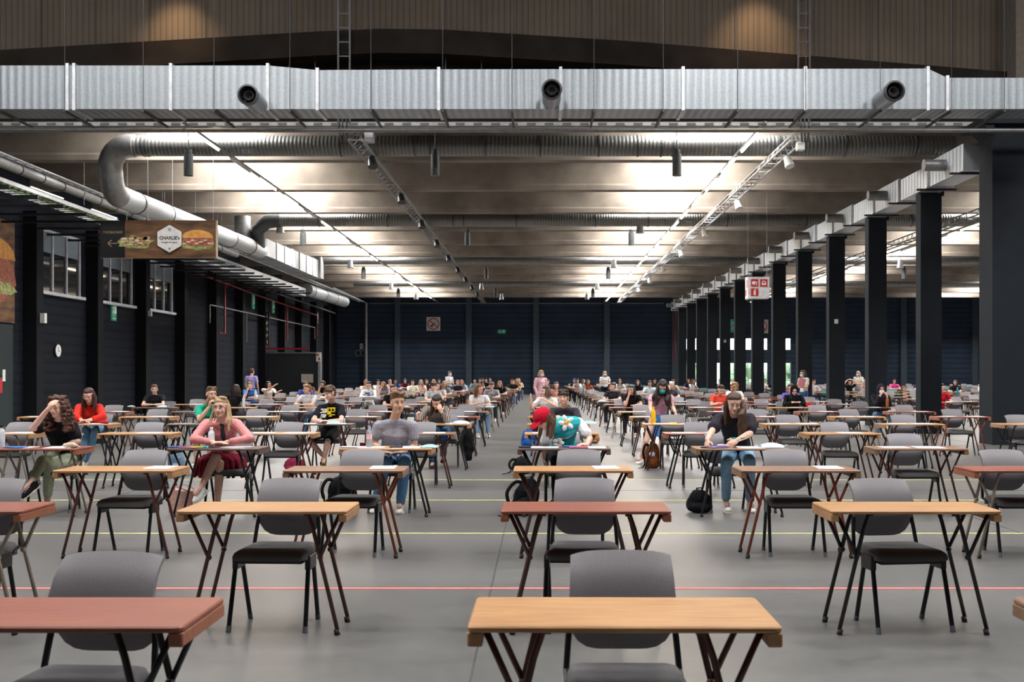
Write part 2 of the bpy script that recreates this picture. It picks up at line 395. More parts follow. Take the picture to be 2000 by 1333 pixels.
# high hall roof + gable
M_HROOF = mat('high_roof', (0.16, 0.14, 0.12), 0.9)
struct(MB().box2((-24, FW, 13), (RW+.3, 25.3, 13.3)).obj('ceiling_high', M_HROOF)).name = 'ceiling'
prof = [(-24, 8.3), (-12.56, 8.90), (-5.0, 9.34), (-3.6, 9.40), (-2.2, 9.38), (2.0, 9.12), (10.5, 8.43), (RW, 8.3)]
struct(MB().prism([(p[0], p[1]) for p in prof]+[(RW, 13), (-24, 13)], 24.75, 24.95).obj('wall_gable', M_GABLE))
lo = [(p[0], p[1]-.55) for p in prof]
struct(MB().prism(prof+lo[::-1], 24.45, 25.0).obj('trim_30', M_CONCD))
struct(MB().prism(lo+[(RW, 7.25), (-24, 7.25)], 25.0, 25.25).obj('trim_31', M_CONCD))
M_SEAM = mat('panel_seam', (0.035, 0.03, 0.027), 0.8)
sm = MB()
for px in (78, 185, 292, 400, 507, 563, 615, 724, 870, 940, 1000, 1155, 1264, 1373, 1437, 1481, 1592, 1700, 1718, 1810, 1863, 1918):
    X = (px-VX)*24.7/F_PX; sm.box2((X-.012, 24.73, 8.3), (X+.012, 24.76, 13))
struct(sm.obj('trim_32', M_SEAM))
struct(MB().box2((10.62, 24.0, 7.08), (12.0, 24.9, 13)).obj('trim_33', mat('column_concrete', (0.085, 0.07, 0.056), 0.85)))
# lower hall roof, beams
struct(MB().box2((LW-.3, 25.25, 9.1), (RW+.3, BW+.3, 9.4)).obj('ceiling_low', M_ROOF)).name = 'ceiling_lower'
BEAMS = [28.6+4.62*i for i in range(12)]
def beam_prof(w, h):      # I-beam with tapered flanges, origin bottom centre (y, z)
    return [(-w, 0), (w, 0), (w, .14), (w*.8, .2), (w*.8, h), (-w*.8, h), (-w*.8, .2), (-w, .14)]
for i, Y in enumerate(BEAMS):
    o = MB().prism([(y+Y, z+7.2) for y, z in beam_prof(.2, 1.9)], LW, RW, 'x').obj('ceiling_beam', M_CONC)
    tag(o, 'long weathered concrete ceiling beam across the hall, %s from the camera' % ORD[i+1], 'beam', 'concrete ceiling beams')
# roof lights of the lower hall
M_SKY = mat('skylight_pane', (0.9, 0.95, 1), 0.5, emit=((1.0, 0.975, 0.94), SKY_LOW*2.2), var=0)
M_FILLH = mat('fill_panel_high', (0.9, 0.95, 1), 0.5, emit=((1.0, 0.985, 0.97), FILL_HIGH), var=0)
n = 10
for i, Y in enumerate(BEAMS):
    for X in (-8.8, 4.3, 17.4, 30.5):
        n += 1
        fr = MB(); a, b, c, d = X-1.4, X+1.4, Y-2.0, Y-.42
        fr.box2((a-.08, c-.08, 8.55), (a, d+.08, 9.1)).box2((b, c-.08, 8.55), (b+.08, d+.08, 9.1)).box2((a, c-.08, 8.55), (b, c, 9.1)).box2((a, d, 8.55), (b, d+.08, 9.1))
        fo = struct(fr.obj('window_%d' % n, M_STEELL))
        MB().box2((a, c, 8.60), (b, d, 8.66)).obj('window_pane', M_SKY, fo)
for X in (-14, -5, 5, 14):  # frames and panes here are unseen fill panels, added over the near hall
    for Y in (4, 10, 16):
        n += 1
        fr = MB(); fr.box2((X-1.6, Y-1.6, 12.9), (X+1.6, Y-1.5, 13)).box2((X-1.6, Y+1.5, 12.9), (X+1.6, Y+1.6, 13)).box2((X-1.6, Y-1.5, 12.9), (X-1.5, Y+1.5, 13)).box2((X+1.5, Y-1.5, 12.9), (X+1.6, Y+1.5, 13))
        fo = struct(fr.obj('window_%d' % n, M_STEELL))
        MB().box2((X-1.5, Y-1.5, 12.93), (X+1.5, Y+1.5, 12.97)).obj('window_pane', M_FILLH, fo)

# ================================================================== PILLARS
m = MB(); m.box2((9.8, 23.3, 0), (11.4, 24.0, 6.95)); m.box2((9.55, 23.15, 6.95), (11.9, 24.4, 7.1))
m.prism([(9.55, 6.95), (9.8, 6.7), (9.8, 6.95)], 23.2, 24.0)
tag(m.obj('pillar', M_PIL), 'widest dark pillar with a flared cap, at the right edge of the photo', 'pillar', 'dark pillars of the right aisle')
for i in range(1, 13):
    Y = 23.3+4.39*i
    m = MB(); m.box2((9.8, Y, 0), (10.34, Y+.36, 6.2)); m.box2((10.36, Y+.1, 6.15), (10.44, Y+.2, 7.1))
    o = tag(m.obj('pillar', M_PIL), 'slim dark square pillar of the right aisle, %s from the camera' % ORD[i+1], 'pillar', 'dark pillars of the right aisle')
    if i in (3, 8): MB().box2((9.98, Y-.03, 3.25), (10.1, Y, 3.4)).obj('thermostat_box', mat('white_plastic', (.7, .7, .68), .4), o)
# ================================================================== DUCTS
Yd0, Yd1 = 21.2, 22.0
dx = lambda px: (px-VX)*Yd0/F_PX
dz = lambda py: CH-(py-VY)*Yd0/F_PX
root = tag(empty('ventilation_duct', (0, Yd0, dz(212))), 'large rectangular galvanised duct spanning the whole width below the gable', 'duct')
secs = [(-140, 128, 128), (132, 128, 128), (334, 128, 128), (523, 128, 137), (620, 137, 135.5), (857, 135.5, 135), (1095, 135, 135), (1334, 135, 134.5), (1573, 134.5, 134), (1812, 134, 152), (1850, 152, 152), (2140, 152, 152)]
def rel(o, r): o.location = -r.location; return o
for (a, ta, tb), nx in zip(secs[:-1], secs[1:]):
    b = nx[0]; m = MB()
    m.prism([(dx(a), dz(213)), (dx(b), dz(213)), (dx(b), dz(tb)), (dx(a), dz(ta))], Yd0, Yd1)
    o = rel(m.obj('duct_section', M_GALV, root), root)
for px, t in ((132, 128), (145, 128), (334, 128), (523, 128), (620, 137), (857, 135.5), (1095, 135), (1334, 134.5), (1573, 134), (1812, 134), (1850, 152)):
    X = dx(px); m = MB().box2((X-.03, Yd0-.03, dz(213)-.03), (X+.03, Yd1+.03, dz(t)+.04))
    rel(m.obj('duct_flange', M_STEELL, root), root)
for px in (0, 128, 281, 419, 567, 725, 865, 1000, 1160, 1295, 1440, 1573, 1718, 1857, 1960):
    X = dx(px); m = MB(); m.box2((X-.022, Yd0-.06, dz(213)-.07), (X+.022, Yd1+.55, dz(213)-.03)); m.cyl((X, Yd0-.04, dz(213)-.05), (X, Yd0-.04, 13), .006, n=5)
    rel(m.obj('duct_hanger', M_BLK, root), root)
for k, px in enumerate((505, 1077, 1722)):
    X = dx(px); z = dz(205 if k == 0 else 195 if k == 1 else 198)
    r = tag(empty('air_nozzle', (X, Yd0, z)), ['left', 'middle', 'right'][k]+' round black-mouthed air nozzle on the big galvanised duct', 'nozzle', 'air nozzles on the big duct')
    m = MB(); m.cyl((0, 0, 0), (0, -.75, 0), .185, .185, 24, cap=False); smooth_by_angle(m.obj('nozzle_tube', M_GALV, r))
    m = MB()
    m.rings([[V((math.cos(2*PI*i/24)*q, y, math.sin(2*PI*i/24)*q)) for i in range(24)] for q, y in ((.19, -.70), (.2, -.79), (.165, -.80), (.15, -.55))], cap=False)
    m.rings([[V((math.cos(2*PI*i/24)*q, y, math.sin(2*PI*i/24)*q)) for i in range(24)] for q, y in ((.09, -.62), (.1, -.72), (.085, -.73), (.02, -.6))], cap=False)
    m.cyl((0, -.54, 0), (0, -.55, 0), .15, n=20); m.box((0, -.6, 0), (.3, .02, .02)); m.box((0, -.6, 0), (.02, .02, .3))
    smooth_by_angle(m.obj('nozzle_mouth', M_BLK, r))
# round ducts across
DUCTS = []
def duct_run(label, objs, boxes=()):
    root = tag(empty('duct_run', objs[0].location), label, 'duct')
    for o in objs:
        for k in ('label', 'category'): del o[k]
        if o.name.startswith('spiral'): o.name = 'duct_pipe'
        o.parent = root; o.location = o.location-root.location
    for b in boxes:
        for o in list(b.children): o.parent = root; o.location = o.location+b.location-root.location
        bpy.data.objects.remove(b)
    return root
def spiral(name, pts, r, label, m_=M_SPIR, seams=None, cat='duct'):
    o = smooth_by_angle(MB().tube(pts, r, 22).obj(name, m_), 50)
    p0 = V(pts[0])
    o.data.transform(Matrix.Translation(-p0)); o.location = p0
    if seams:
        for q in seams:
            a, b = V(pts[0]), V(pts[-1])
            d = (b-a).normalized(); p = a+d*q
            s_ = MB().cyl(-d*.02, d*.02, r+.018, n=22).obj('duct_collar', M_DGREY, o); s_.location = p-p0
    DUCTS.append(o)
    return tag(o, label, cat)
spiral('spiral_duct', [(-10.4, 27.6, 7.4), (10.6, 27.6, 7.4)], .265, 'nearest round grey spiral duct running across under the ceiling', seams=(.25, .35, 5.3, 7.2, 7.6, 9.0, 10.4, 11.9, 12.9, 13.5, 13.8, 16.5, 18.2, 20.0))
arc = [(-10.4, 27.6, 7.4)]+[(-10.55-.55*math.sin(a), 27.6+.1*a, 6.85+.55*math.cos(a)) for a in [PI/2*i/6 for i in range(7)]]
arc += [(-11.1, 27.8, 6.75)]+[(-11.1, 28.35-.55*math.cos(a), 6.72-.5*math.sin(a)) for a in [PI/2*i/6 for i in range(7)]]
spiral('duct_elbow', arc, .3, 'curved round duct elbow dropping from the nearest spiral duct at left', m_=M_STEEL)
spiral('spiral_duct', [(-11.1, 28.3, 6.22), (-11.05, 42.4, 6.42)], .3, 'round silver spiral duct running away above the hanging restaurant sign', m_=M_SPIRY, seams=(1.2, 3.5, 7, 10, 12.5))
spiral('spiral_duct', [(-9.9, 40.9, 7.4), (36.5, 40.9, 7.4)], .245, 'second round spiral duct running across under the ceiling', seams=(1.5, 4.1, 6.6, 7, 9, 12, 14, 17, 20, 24, 28))
spiral('duct_elbow', [(-9.9, 40.9, 7.4), (-10.4, 40.95, 7.33), (-10.75, 41.0, 7.05), (-10.8, 41.2, 6.8), (-10.95, 41.8, 6.6), (-11.1, 42.6, 6.58)], .26, 'round duct elbow joining the second spiral duct to the box duct', m_=M_DGREY)
spiral('duct_elbow', [(-11.35, 41.0, 7.55), (-11.35, 41.0, 7.1), (-11.3, 41.15, 6.8), (-11.2, 41.7, 6.6), (-11.2, 42.6, 6.6)], .3, 'shiny silver vertical duct bend left of the second spiral duct', m_=M_STEELL)
spiral('spiral_duct', [(-12, 55.3, 7.36), (36.5, 55.3, 7.36)], .19, 'third round duct running across under the ceiling', m_=M_STEEL)
spiral('spiral_duct', [(-12, 69.2, 7.36), (36.5, 69.2, 7.36)], .19, 'farthest round duct running across under the ceiling', m_=M_STEEL)
r = tag(empty('ventilation_duct', (-11.2, 42.6, 6.25)), 'bright rectangular galvanised duct along the left side with a rounded far end', 'duct')
for k in range(7):
    y0 = 42.6+k*1.4
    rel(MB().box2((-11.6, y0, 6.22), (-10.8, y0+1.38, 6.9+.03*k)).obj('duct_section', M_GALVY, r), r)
    rel(MB().box2((-11.64, y0+1.36, 6.19), (-10.76, y0+1.42, 6.94+.03*k)).obj('duct_flange', M_STEELL, r), r)
arcp = [(52.4+.75*math.sin(a), 6.65+.75*math.cos(a)) for a in [PI/2*i/6 for i in range(7)]]
rel(MB().prism([(52.4, 6.22), (53.15, 6.22)]+arcp[::-1], -11.7, -10.7, 'x').obj('duct_end', M_GALVY, r), r)
bpy.context.view_layer.update()
duct_run('nearest cross duct of round grey spiral pipe, bending down and away at left', DUCTS[0:3])
duct_run('second cross duct of round pipe, joined to the bright box duct at left', DUCTS[3:6], [r])
r = tag(empty('ventilation_duct', (-13.9, 42, 6.05)), 'long dark-bellied rectangular duct low along the left wall', 'duct')
for k in range(14):
    y0 = 40.+k*1.6
    rel(MB().box2((-14.3, y0, 6.05), (-13.6, y0+1.57, 6.5)).obj('duct_section', M_GALVY, r), r)
spiral('spiral_duct', [(-13.6, 62.6, 6.45), (-13.3, 73, 6.45)], .36, 'thick round duct ending low at the far left', m_=M_SPIRY, seams=(1, 4, 7))
# duct above the pillars
r = tag(empty('ventilation_duct', (10.0, 24.6, 6.2)), 'stepped rectangular duct running along the tops of the pillars', 'duct')
k = 0; y = 24.7
while y < 79:
    L = 2.19; h = .56 if k % 2 else .62
    rel(MB().box2((9.72, y, 6.22), (10.30, y+L-.03, 6.22+h-.003*k)).obj('duct_section', M_GALVY, r), r)
    rel(MB().box2((9.5, y+.2, 6.17), (10.5, y+.28, 6.215)).obj('duct_hanger', M_BLK, r), r)
    rel(MB().box2((9.66, y+L-.06, 6.2), (10.34, y+L, 6.24+h)).obj('duct_flange', M_STEELL, r), r)
    if k % 2 == 0: rel(smooth_by_angle(MB().cyl((9.72, y+1.1, 6.55), (9.2, y+1.1, 6.55), .14, n=16).obj('duct_spout', M_STEEL, r)), r)
    if k % 2 == 0: rel(smooth_by_angle(MB().cyl((10.3, y+1.1, 6.55), (11.0, y+1.1, 6.55), .14, n=16).obj('duct_spout', M_STEEL, r)), r)
    k += 1; y += L

# ================================================================== PIPES, TRAYS, LIGHT LINES ACROSS
def pipe(name, pts, r_, m_, label, cat='pipe', n_=8):
    p0 = V(pts[0]); return tag(smooth_by_angle(MB().tube([V(p)-p0 for p in pts], r_, n_).obj(name, m_, loc=p0), 60), label, cat)
pipe('steel_pipe', [(-15.7, 22.9, 6.73), (12, 22.9, 6.73)], .045, M_STEEL, 'thin steel pipe running straight across below the big duct')
r = tag(empty('cable_tray', (0, 24.3, 7.12)), 'perforated steel cable tray running across behind the big duct', 'cable tray')
m = MB(); m.box2((-14, 24.2, 7.12), (10.2, 24.22, 7.22)); m.box2((-14, 24.42, 7.12), (10.2, 24.44, 7.22)); m.box2((-14, 24.2, 7.12), (10.2, 24.44, 7.13))
rel(m.obj('tray_channel', M_STEEL, r), r)
m = MB()
for i in range(60): m.box((-13.8+i*.4, 24.19, 7.17), (.2, .012, .05))
rel(m.obj('tray_slot', M_DGREY, r), r)
def truss(name, X, z, Y0, Y1, label, w_=.3, rung=.55, m_=M_STEEL, lift=.25):
    r = tag(empty(name, (X, Y0, z)), label, 'truss')
    m = MB()
    for sx, dz_ in ((-w_/2, 0), (w_/2, 0), (0, lift)): m.tube([(sx, 0, dz_), (sx, Y1-Y0, dz_)], .028, 6)
    m.obj('truss_rail', m_, r)
    m = MB(); y = 0; s_ = 0
    while y < Y1-Y0:
        m.cyl((-w_/2, y, 0), (w_/2, y, 0), .016, n=5); m.cyl((-w_/2, y, 0), (0, y+rung/2, lift), .014, n=5); m.cyl((w_/2, y+rung, 0), (0, y+rung/2, lift), .014, n=5); y += rung
    m.obj('truss_rung', m_, r)
    return r
t1 = truss('lighting_truss', -4.2, 6.85, 24.4, 80, 'dark steel lighting truss running away above the middle of the left block')
t2 = truss('lighting_truss', 5.85, 6.85, 24.4, 80, 'pale steel lighting truss running away beside the bright lamp line', m_=M_STEELL)
t3 = truss('lighting_truss', 15.0, 6.95, 26, 80, 'steel truss running away beyond the row of pillars')
t4 = truss('cable_ladder', -13.25, 6.9, 22, 80, 'long steel cable ladder running away high along the left side', w_=.4, rung=.5, lift=.02, m_=M_STEELL)
M_LAMPB = mat('lamp_body', (0.02, 0.02, 0.022), 0.4); M_WHT = mat('white_paint', (0.72, 0.72, 0.70), 0.45, var=0.03)
rr = random.Random(5)
for X, lab, nn in ((-4.2, 'dark lighting truss over the left block', 9), (5.85, 'pale lighting truss right of the lamp line', 7)):
    for i in range(nn):
        Y = 26+i*(5.4 if nn == 9 else 6.6); r = empty('stage_light', (X+.12, Y, 6.8))
        tag(r, 'small spotlight, %s, %s from camera' % (lab, ORD[i+1]), 'spotlight', 'spotlights on the '+lab)
        o = MB().cyl((0, 0, -.02), (.05, -.1, -.26), .09, .12, 12).obj('lamp_housing', M_LAMPB if X < 0 else M_WHT, r); smooth_by_angle(o)
        MB().box((0, 0, .0), (.06, .06, .1)).obj('clamp', M_STEEL, r)
# vertical ladder trusses at the gable
for k, px in enumerate((672, 1570)):
    X = (px-VX)*24.2/F_PX; r = tag(empty('ladder_truss', (X, 24.2, 7.2)), ['dark vertical steel ladder frame left of the duct centre, above it', 'vertical steel ladder frame on the gable, right above the duct'][k], 'ladder')
    m = MB()
    for sx in (-.13, .13): m.box2((sx-.02, -.02, 0), (sx+.02, .02, 5.8))
    m.obj('ladder_rail', M_BLK, r); m = MB()
    for i in range(18): m.box2((-.13, -.012, .2+i*.32), (.13, .012, .23+i*.32))
    m.obj('ladder_rung', M_BLK, r)
    m = MB()
    for i in range(3): m.tube([(-.08+.07*i, -.1, .4), (-.1+.09*i, -.14, -.1), (-.05+.06*i, -.05, -.45)], .02, 6)
    m.obj('hanging_cable', M_BLK, r)
# projector box at truss start
tag(MB().box((-3.95, 24.9, 7.02), (.2, .25, .22)).obj('control_box', M_STEELL), 'small grey box at the near end of the dark lighting truss', 'box')
tag(MB().box((5.95, 24.6, 6.75), (.16, .2, .18)).obj('control_box', M_WHT), 'small box at the near end of the pale lighting truss', 'box')
# light lines
M_TUBE = mat('tube_light', (1, 0.9, 0.75), 0.5, emit=((1.0, 0.80, 0.55), 14.0), var=0)
M_TUBEW = mat('tube_light_white', (1, 1, 1), 0.5, emit=((0.9, 1.0, 1.0), 0.5), var=0)
M_TUBEO = mat('tube_off', (0.75, 0.74, 0.7), 0.4)
def lightline(X, z, Y0, Y1, pitch, L, lit, lab):
    tag(MB().box2((X-.03, Y0, z), (X+.03, Y1, z+.05)).obj('light_track', M_STEEL), 'thin straight track carrying the '+lab, 'light track')
    i = 0; y = Y0+.8
    while y+L < Y1:
        r = tag(empty('strip_light', (X, y+L/2, z-.045)), '%s tube lamp, %s, %s from camera' % ('glowing' if lit(i) else 'unlit', lab, ORD[i+1]), 'lamp', lab)
        MB().box2((-.035, -L/2-.05, .025), (.035, L/2+.05, .045)).obj('lamp_housing', M_WHT, r)
        MB().cyl((0, -L/2, 0), (0, L/2, 0), .026, n=8).obj('lamp_tube', M_TUBE if lit(i) else M_TUBEO, r)
        y += pitch; i += 1
lightline(4.8, 6.88, 22.9, 80, 2.75, 1.9, lambda i: True, 'right-hand line of lamps')
lightline(-7.6, 6.88, 22.9, 80, 2.75, 1.7, lambda i: i % 3 != 1, 'left-hand line of lamps')
lightline(15.5, 6.88, 27, 80, 3.3, 1.9, lambda i: i % 3 == 0, 'lamp line beyond the pillars')
# hanging can lamps
i = 0
def at_z(x, Y): return (x-VX)*Y/F_PX
for Y, xs in ((27.0, (368, 850, 1322)), (42.0, (592, 913, 1233, 1926)), (56.5, (710, 950, 1188, 1765)), (70.5, (778, 968, 1158))):
    for k, x in enumerate(xs):
        z1 = 7.12 if Y < 50 else 7.1; h = .55 if Y > 30 else .6
        r = tag(empty('hanging_lamp', (at_z(x, Y), Y, z1-h)), 'dark cylindrical can lamp under the %s cross duct, %s from the left' % (ORD[1+[27.0, 42.0, 56.5, 70.5].index(Y)], ORD[k+1]), 'lamp', 'can lamps under the ceiling')
        smooth_by_angle(MB().cyl((0, 0, 0), (0, 0, h-.06), .115, n=18).obj('lamp_housing', M_DGREY, r)); MB().cyl((0, 0, h-.06), (0, 0, h+.06), .085, n=12).cyl((0, 0, h), (0, 0, 9.1-z1+h), .012, n=5).obj('lamp_stem', M_BLK, r)
for Y, xs in ((41.5, (552, 1248)), (55.0, (687, 1198, 1753)), (69.0, (766, 941, 1166)), (78.0, (814, 980, 1146))):
    for k, x in enumerate(xs):
        r = tag(empty('hanging_lamp', (at_z(x, Y), Y-.4, 6.98)), 'small pale conical lamp, %s from the left in ceiling row %s' % (ORD[k+1], ORD[1+[41.5, 55.0, 69.0, 78.0].index(Y)]), 'lamp', 'conical lamps under the ceiling')
        smooth_by_angle(MB().cyl((0, 0, -.05), (0, 0, .35), .17, .1, n=16).obj('lamp_shade', M_STEELL, r)); MB().cyl((0, 0, .35), (0, 0, 9.1-6.98), .015, n=5).obj('lamp_stem', M_BLK, r)
# left side services
r = tag(empty('basket_tray', (-12.95, 22, 6.05)), 'wire basket tray with green cables running above the left windows', 'cable tray')
m = MB()
for sx in (-.32, .32): m.box2((sx-.015, 0, 0), (sx+.015, 24, .1))
m.obj('tray_rail', M_STEELL, r); m = MB()
for i in range(80): m.box2((-.32, i*.3, -.01), (.32, i*.3+.015, .01))
m.obj('tray_wire', M_DGREY, r); rr = random.Random(3)
m = MB()
for i in range(6): m.tube([(-.2+.08*i+rr.uniform(-.05, .05), y*1.5, .03+rr.uniform(0, .05)) for y in range(16)], .014, 5)
m.obj('cable', mat('green_cable', (0.12, 0.2, 0.06), .6), r)
r = tag(empty('strip_light', (-12.6, 30, 6.16)), 'cool white fluorescent strip on the edge of the wire basket tray', 'lamp')
for i in range(3): MB().box2((-.018, -7+i*3.6, 0), (.018, -5.2+i*3.6, .03)).obj('lamp_tube', M_TUBEW if i else M_WHT, r)
spiral('small_duct', [(-13.0, 22, 6.64), (-13.0, 46, 6.64)], .12, 'slim segmented pale duct running high along the left side', m_=M_STEEL, seams=[1.2*q for q in range(1, 19)])
for i in range(26):
    Y = 22.5+i*1.45
    if Y > 60: break
    tag(MB().box2((LW, Y, 5.93), (-12.55, Y+.07, 6.0)).obj('steel_bracket', M_BLK), 'black steel bracket arm out from the left wall, %s from the camera' % ORD[i+1], 'bracket', 'bracket arms on the left wall')
for i in range(9):
    Y = 29+i*1.5; tag(MB().cyl((-12.3+(i % 2)*.6, Y, 6.1), (-12.3+(i % 2)*.6, Y, 9.1), .006, n=4).obj('hanging_wire', M_STEELL), 'thin suspension wire above the left trays, %s from the camera' % ORD[i+1], 'wire', 'suspension wires')
# left wall windows
M_DGLASS = mat('dark_glass', (0.010, 0.012, 0.014), 0.04, var=0, spec=0.8)
M_BLIND = mat('pale_blue_blind', (0.16, 0.20, 0.24), 0.6, scale=60, var=0.3)
M_WF = mat('window_frame_white', (0.50, 0.52, 0.56), 0.45)
for i, (y0, y1) in enumerate(((33.45, 36.5), (38.05, 41.15), (42.6, 45.65))):
    z0, z1 = 4.12, 6.12; x0 = LW
    f = MB(); f.box2((x0, y0, z0), (x0+.1, y0+.09, z1)).box2((x0, y1-.09, z0), (x0+.1, y1, z1)).box2((x0, y0, z0-.06), (x0+.16, y1+.3, z0+.04)).box2((x0, y0, z1-.08), (x0+.1, y1, z1))
    for q in (1, 2): yy = y0+(y1-y0)*q/3; f.box2((x0, yy-.04, z0), (x0+.09, yy+.04, z1))
    fo = struct(f.obj('window_%d' % (100+i), M_WF))
    MB().box2((x0+.02, y0+.09, z0+.04), (x0+.04, y1-.09, z1-.08)).obj('window_pane', M_DGLASS, fo)
    MB().box2((x0+.045, y0+.09, z1-.72), (x0+.05, y1-.09, z1-.08)).obj('blind', M_BLIND, fo)
def wallpipe(pts, r_, m_, label): return pipe('wall_pipe', [(LW+.1+p[0], p[1], p[2]) for p in pts], r_, m_, label)
wallpipe([(.1, 37.75, 0.05), (.1, 37.75, 6.3)], .05, M_REDP, 'long vertical red pipe on the left wall between the first two windows')
wallpipe([(.35, 47.5, 6.05), (.35, 60, 5.75), (.35, 70, 5.6), (.35, 73.5, 5.55), (.35, 73.5, 4.2)], .045, M_REDP, 'red pipe running high along the left wall and dropping at its far end')
wallpipe([(.35, 52.0, 6.0), (.35, 52.0, 3.5), (.2, 51.6, 3.5)], .045, M_REDP, 'short red drop pipe on the left wall beyond the windows')
wallpipe([(.35, 64.8, 5.6), (.35, 64.8, 3.6)], .045, M_REDP, 'thin red drop pipe beside the narrow black pictogram sign')
wallpipe([(.3, 49.8, 3.9), (.3, 49.8, 4.75), (.3, 50.5, 4.75), (.3, 62, 4.72), (.3, 73, 4.7), (.3, 73, 3.9)], .035, M_STEEL, 'grey conduit running along the left wall at mid height')
wallpipe([(.3, 56.0, 4.7), (.3, 56.0, 3.2)], .03, M_STEEL, 'grey conduit drop on the left wall near the second clock')
wallpipe([(.7, 47, 6.25), (.7, 78, 5.95)], .05, M_STEEL, 'long grey rail along the left wall below the ducts')
# clocks
M_CLK = mat('clock_face', (0.75, 0.75, 0.75), .5)
for k, (Y, z) in enumerate(((34.9, 2.30), (56.6, 2.33))):
    r = tag(empty('wall_clock', (LW+.03, Y, z)), ['round white clock on the dark left wall below the first window', 'small round clock on the left wall near the purple-shirted man'][k], 'clock', 'wall clocks')
    smooth_by_angle(MB().cyl((-.03, 0, 0), (.03, 0, 0), .22, n=24).obj('clock_case', M_BLK, r)); MB().cyl((.03, 0, 0), (.036, 0, 0), .195, n=24).obj('clock_dial', M_CLK, r)
    MB().box((.04, 0, .05), (.006, .02, .11)).box((.04, .045, -.02), (.006, .1, .018)).obj('clock_hand', M_BLK, r)
# emergency signs
M_GRN = mat('sign_green', (0.02, 0.19, 0.11), .5, emit=((0.02, 0.35, 0.2), 0.12)); M_SW = mat('sign_white', (0.75, 0.8, 0.77), .5)
def exit_sign(loc, rz, s, lab, simple=False):
    r = tag(empty('exit_sign', loc, rz), lab, 'sign', 'green exit signs')
    MB().box((0, 0, 0), (.62*s, .04, .98*s)).obj('sign_panel', M_GRN, r)
    m = MB(); y = -.024
    m.box((.16*s, y, .12*s), (.2*s, .006, .5*s)); m.ell((-.06*s, y, .32*s), (.055*s, .006, .055*s), nu=10, nv=6)
    for a, b in (((-.06, .24), (-.1, .05)), ((-.1, .05), (-.02, -.1)), ((-.02, -.1), (-.06, -.24)), ((-.1, .05), (-.2, -.12)), ((-.05, .2), (.06, .12)), ((-.06, .2), (-.2, .16))):
        d = V((b[0]-a[0], 0, b[1]-a[1])); m.box(((a[0]+b[0])/2*s, y, (a[1]+b[1])/2*s), (d.length*s*1.15, .006, .05*s), Matrix.Rotation(-math.atan2(d.z, d.x), 3, 'Y'))
    m.box((0, y, -.38*s), (.34*s, .006, .05*s))
    m.obj('sign_pictogram', M_SW, r)
def on_left(px, py): Y = LW*F_PX/(px-VX); return V((LW+.02, Y, CH-(py-VY)*Y/F_PX))
p = on_left(221, 608); exit_sign((LW+.02, p.y, p.z), PI/2, .72, 'green running-man exit sign on the left wall between the first two windows, below them')
for (px, py), lab in (((494, 590), 'highest green exit sign far along the left wall'), ((533, 599), 'green exit sign just right of the narrow black pictogram sign'), ((553, 603), 'green exit sign on the far left wall, third in its row'), ((619, 621), 'farthest green exit sign on the left wall')):
    p = on_left(px, py); exit_sign(p, PI/2, .8, lab)
exit_sign(at(979, 648, BW-.1), 0, .001, 'x') if False else None
r = tag(empty('exit_sign', at(980, 648, BW-.02)), 'small dim green exit sign on the dark back wall', 'sign')
MB().box((0, 0, 0), (.62, .05, .3)).obj('sign_panel', M_GRN, r); MB().box((-.12, -.03, 0), (.2, .01, .07)).box((.15, -.03, 0), (.12, .01, .18)).obj('sign_pictogram', M_SW, r)
r = tag(empty('exit_sign', at(1431, 637, BW-.02)), 'green first-aid style sign between the far pillars', 'sign')
MB().box((0, 0, 0), (.8, .05, 1.02)).obj('sign_panel', M_GRN, r); MB().box((0, -.03, 0), (.12, .01, .6)).box((0, -.03, .05), (.4, .01, .12)).obj('sign_pictogram', M_SW, r)
# no smoking signs
M_SR = mat('sign_red', (0.55, 0.02, 0.03), .5)
def nosmoke(c, s, lab):
    r = tag(empty('no_smoking_sign', c), lab, 'sign', 'no smoking signs')
    MB().box((0, 0, 0), (s, .03, s)).obj('sign_panel', mat('sign_board_white', (.72, .72, .74), .5), r)
    m = MB(); m.rings([[V((math.cos(2*PI*i/32)*q, y, math.sin(2*PI*i/32)*q)) for i in range(32)] for q, y in ((.43*s, -.016), (.43*s, -.024), (.36*s, -.024), (.36*s, -.016))], cap=False)
    m.box((0, -.026, 0), (.76*s, .008, .07*s), Matrix.Rotation(math.radians(40), 3, 'Y')); m.obj('prohibition_ring', M_SR, r)
    m = MB(); m.box((-.05*s, -.02, -.06*s), (.34*s, .008, .08*s), Matrix.Rotation(math.radians(-38), 3, 'Y')); m.box((.1*s, -.02, .1*s), (.16*s, .008, .03*s), Matrix.Rotation(math.radians(-60), 3, 'Y')); m.box((-.12*s, -.02, -.18*s), (.14*s, .008, .1*s)); m.obj('cigarette_pictogram', M_BLK, r)
nosmoke(at(846.5, 633, BW-.01), 1.06, 'square no smoking sign with red ring on the dark back wall')
nosmoke(at(1487, 638, BW-.01), 1.06, 'no smoking sign half hidden behind a far pillar')
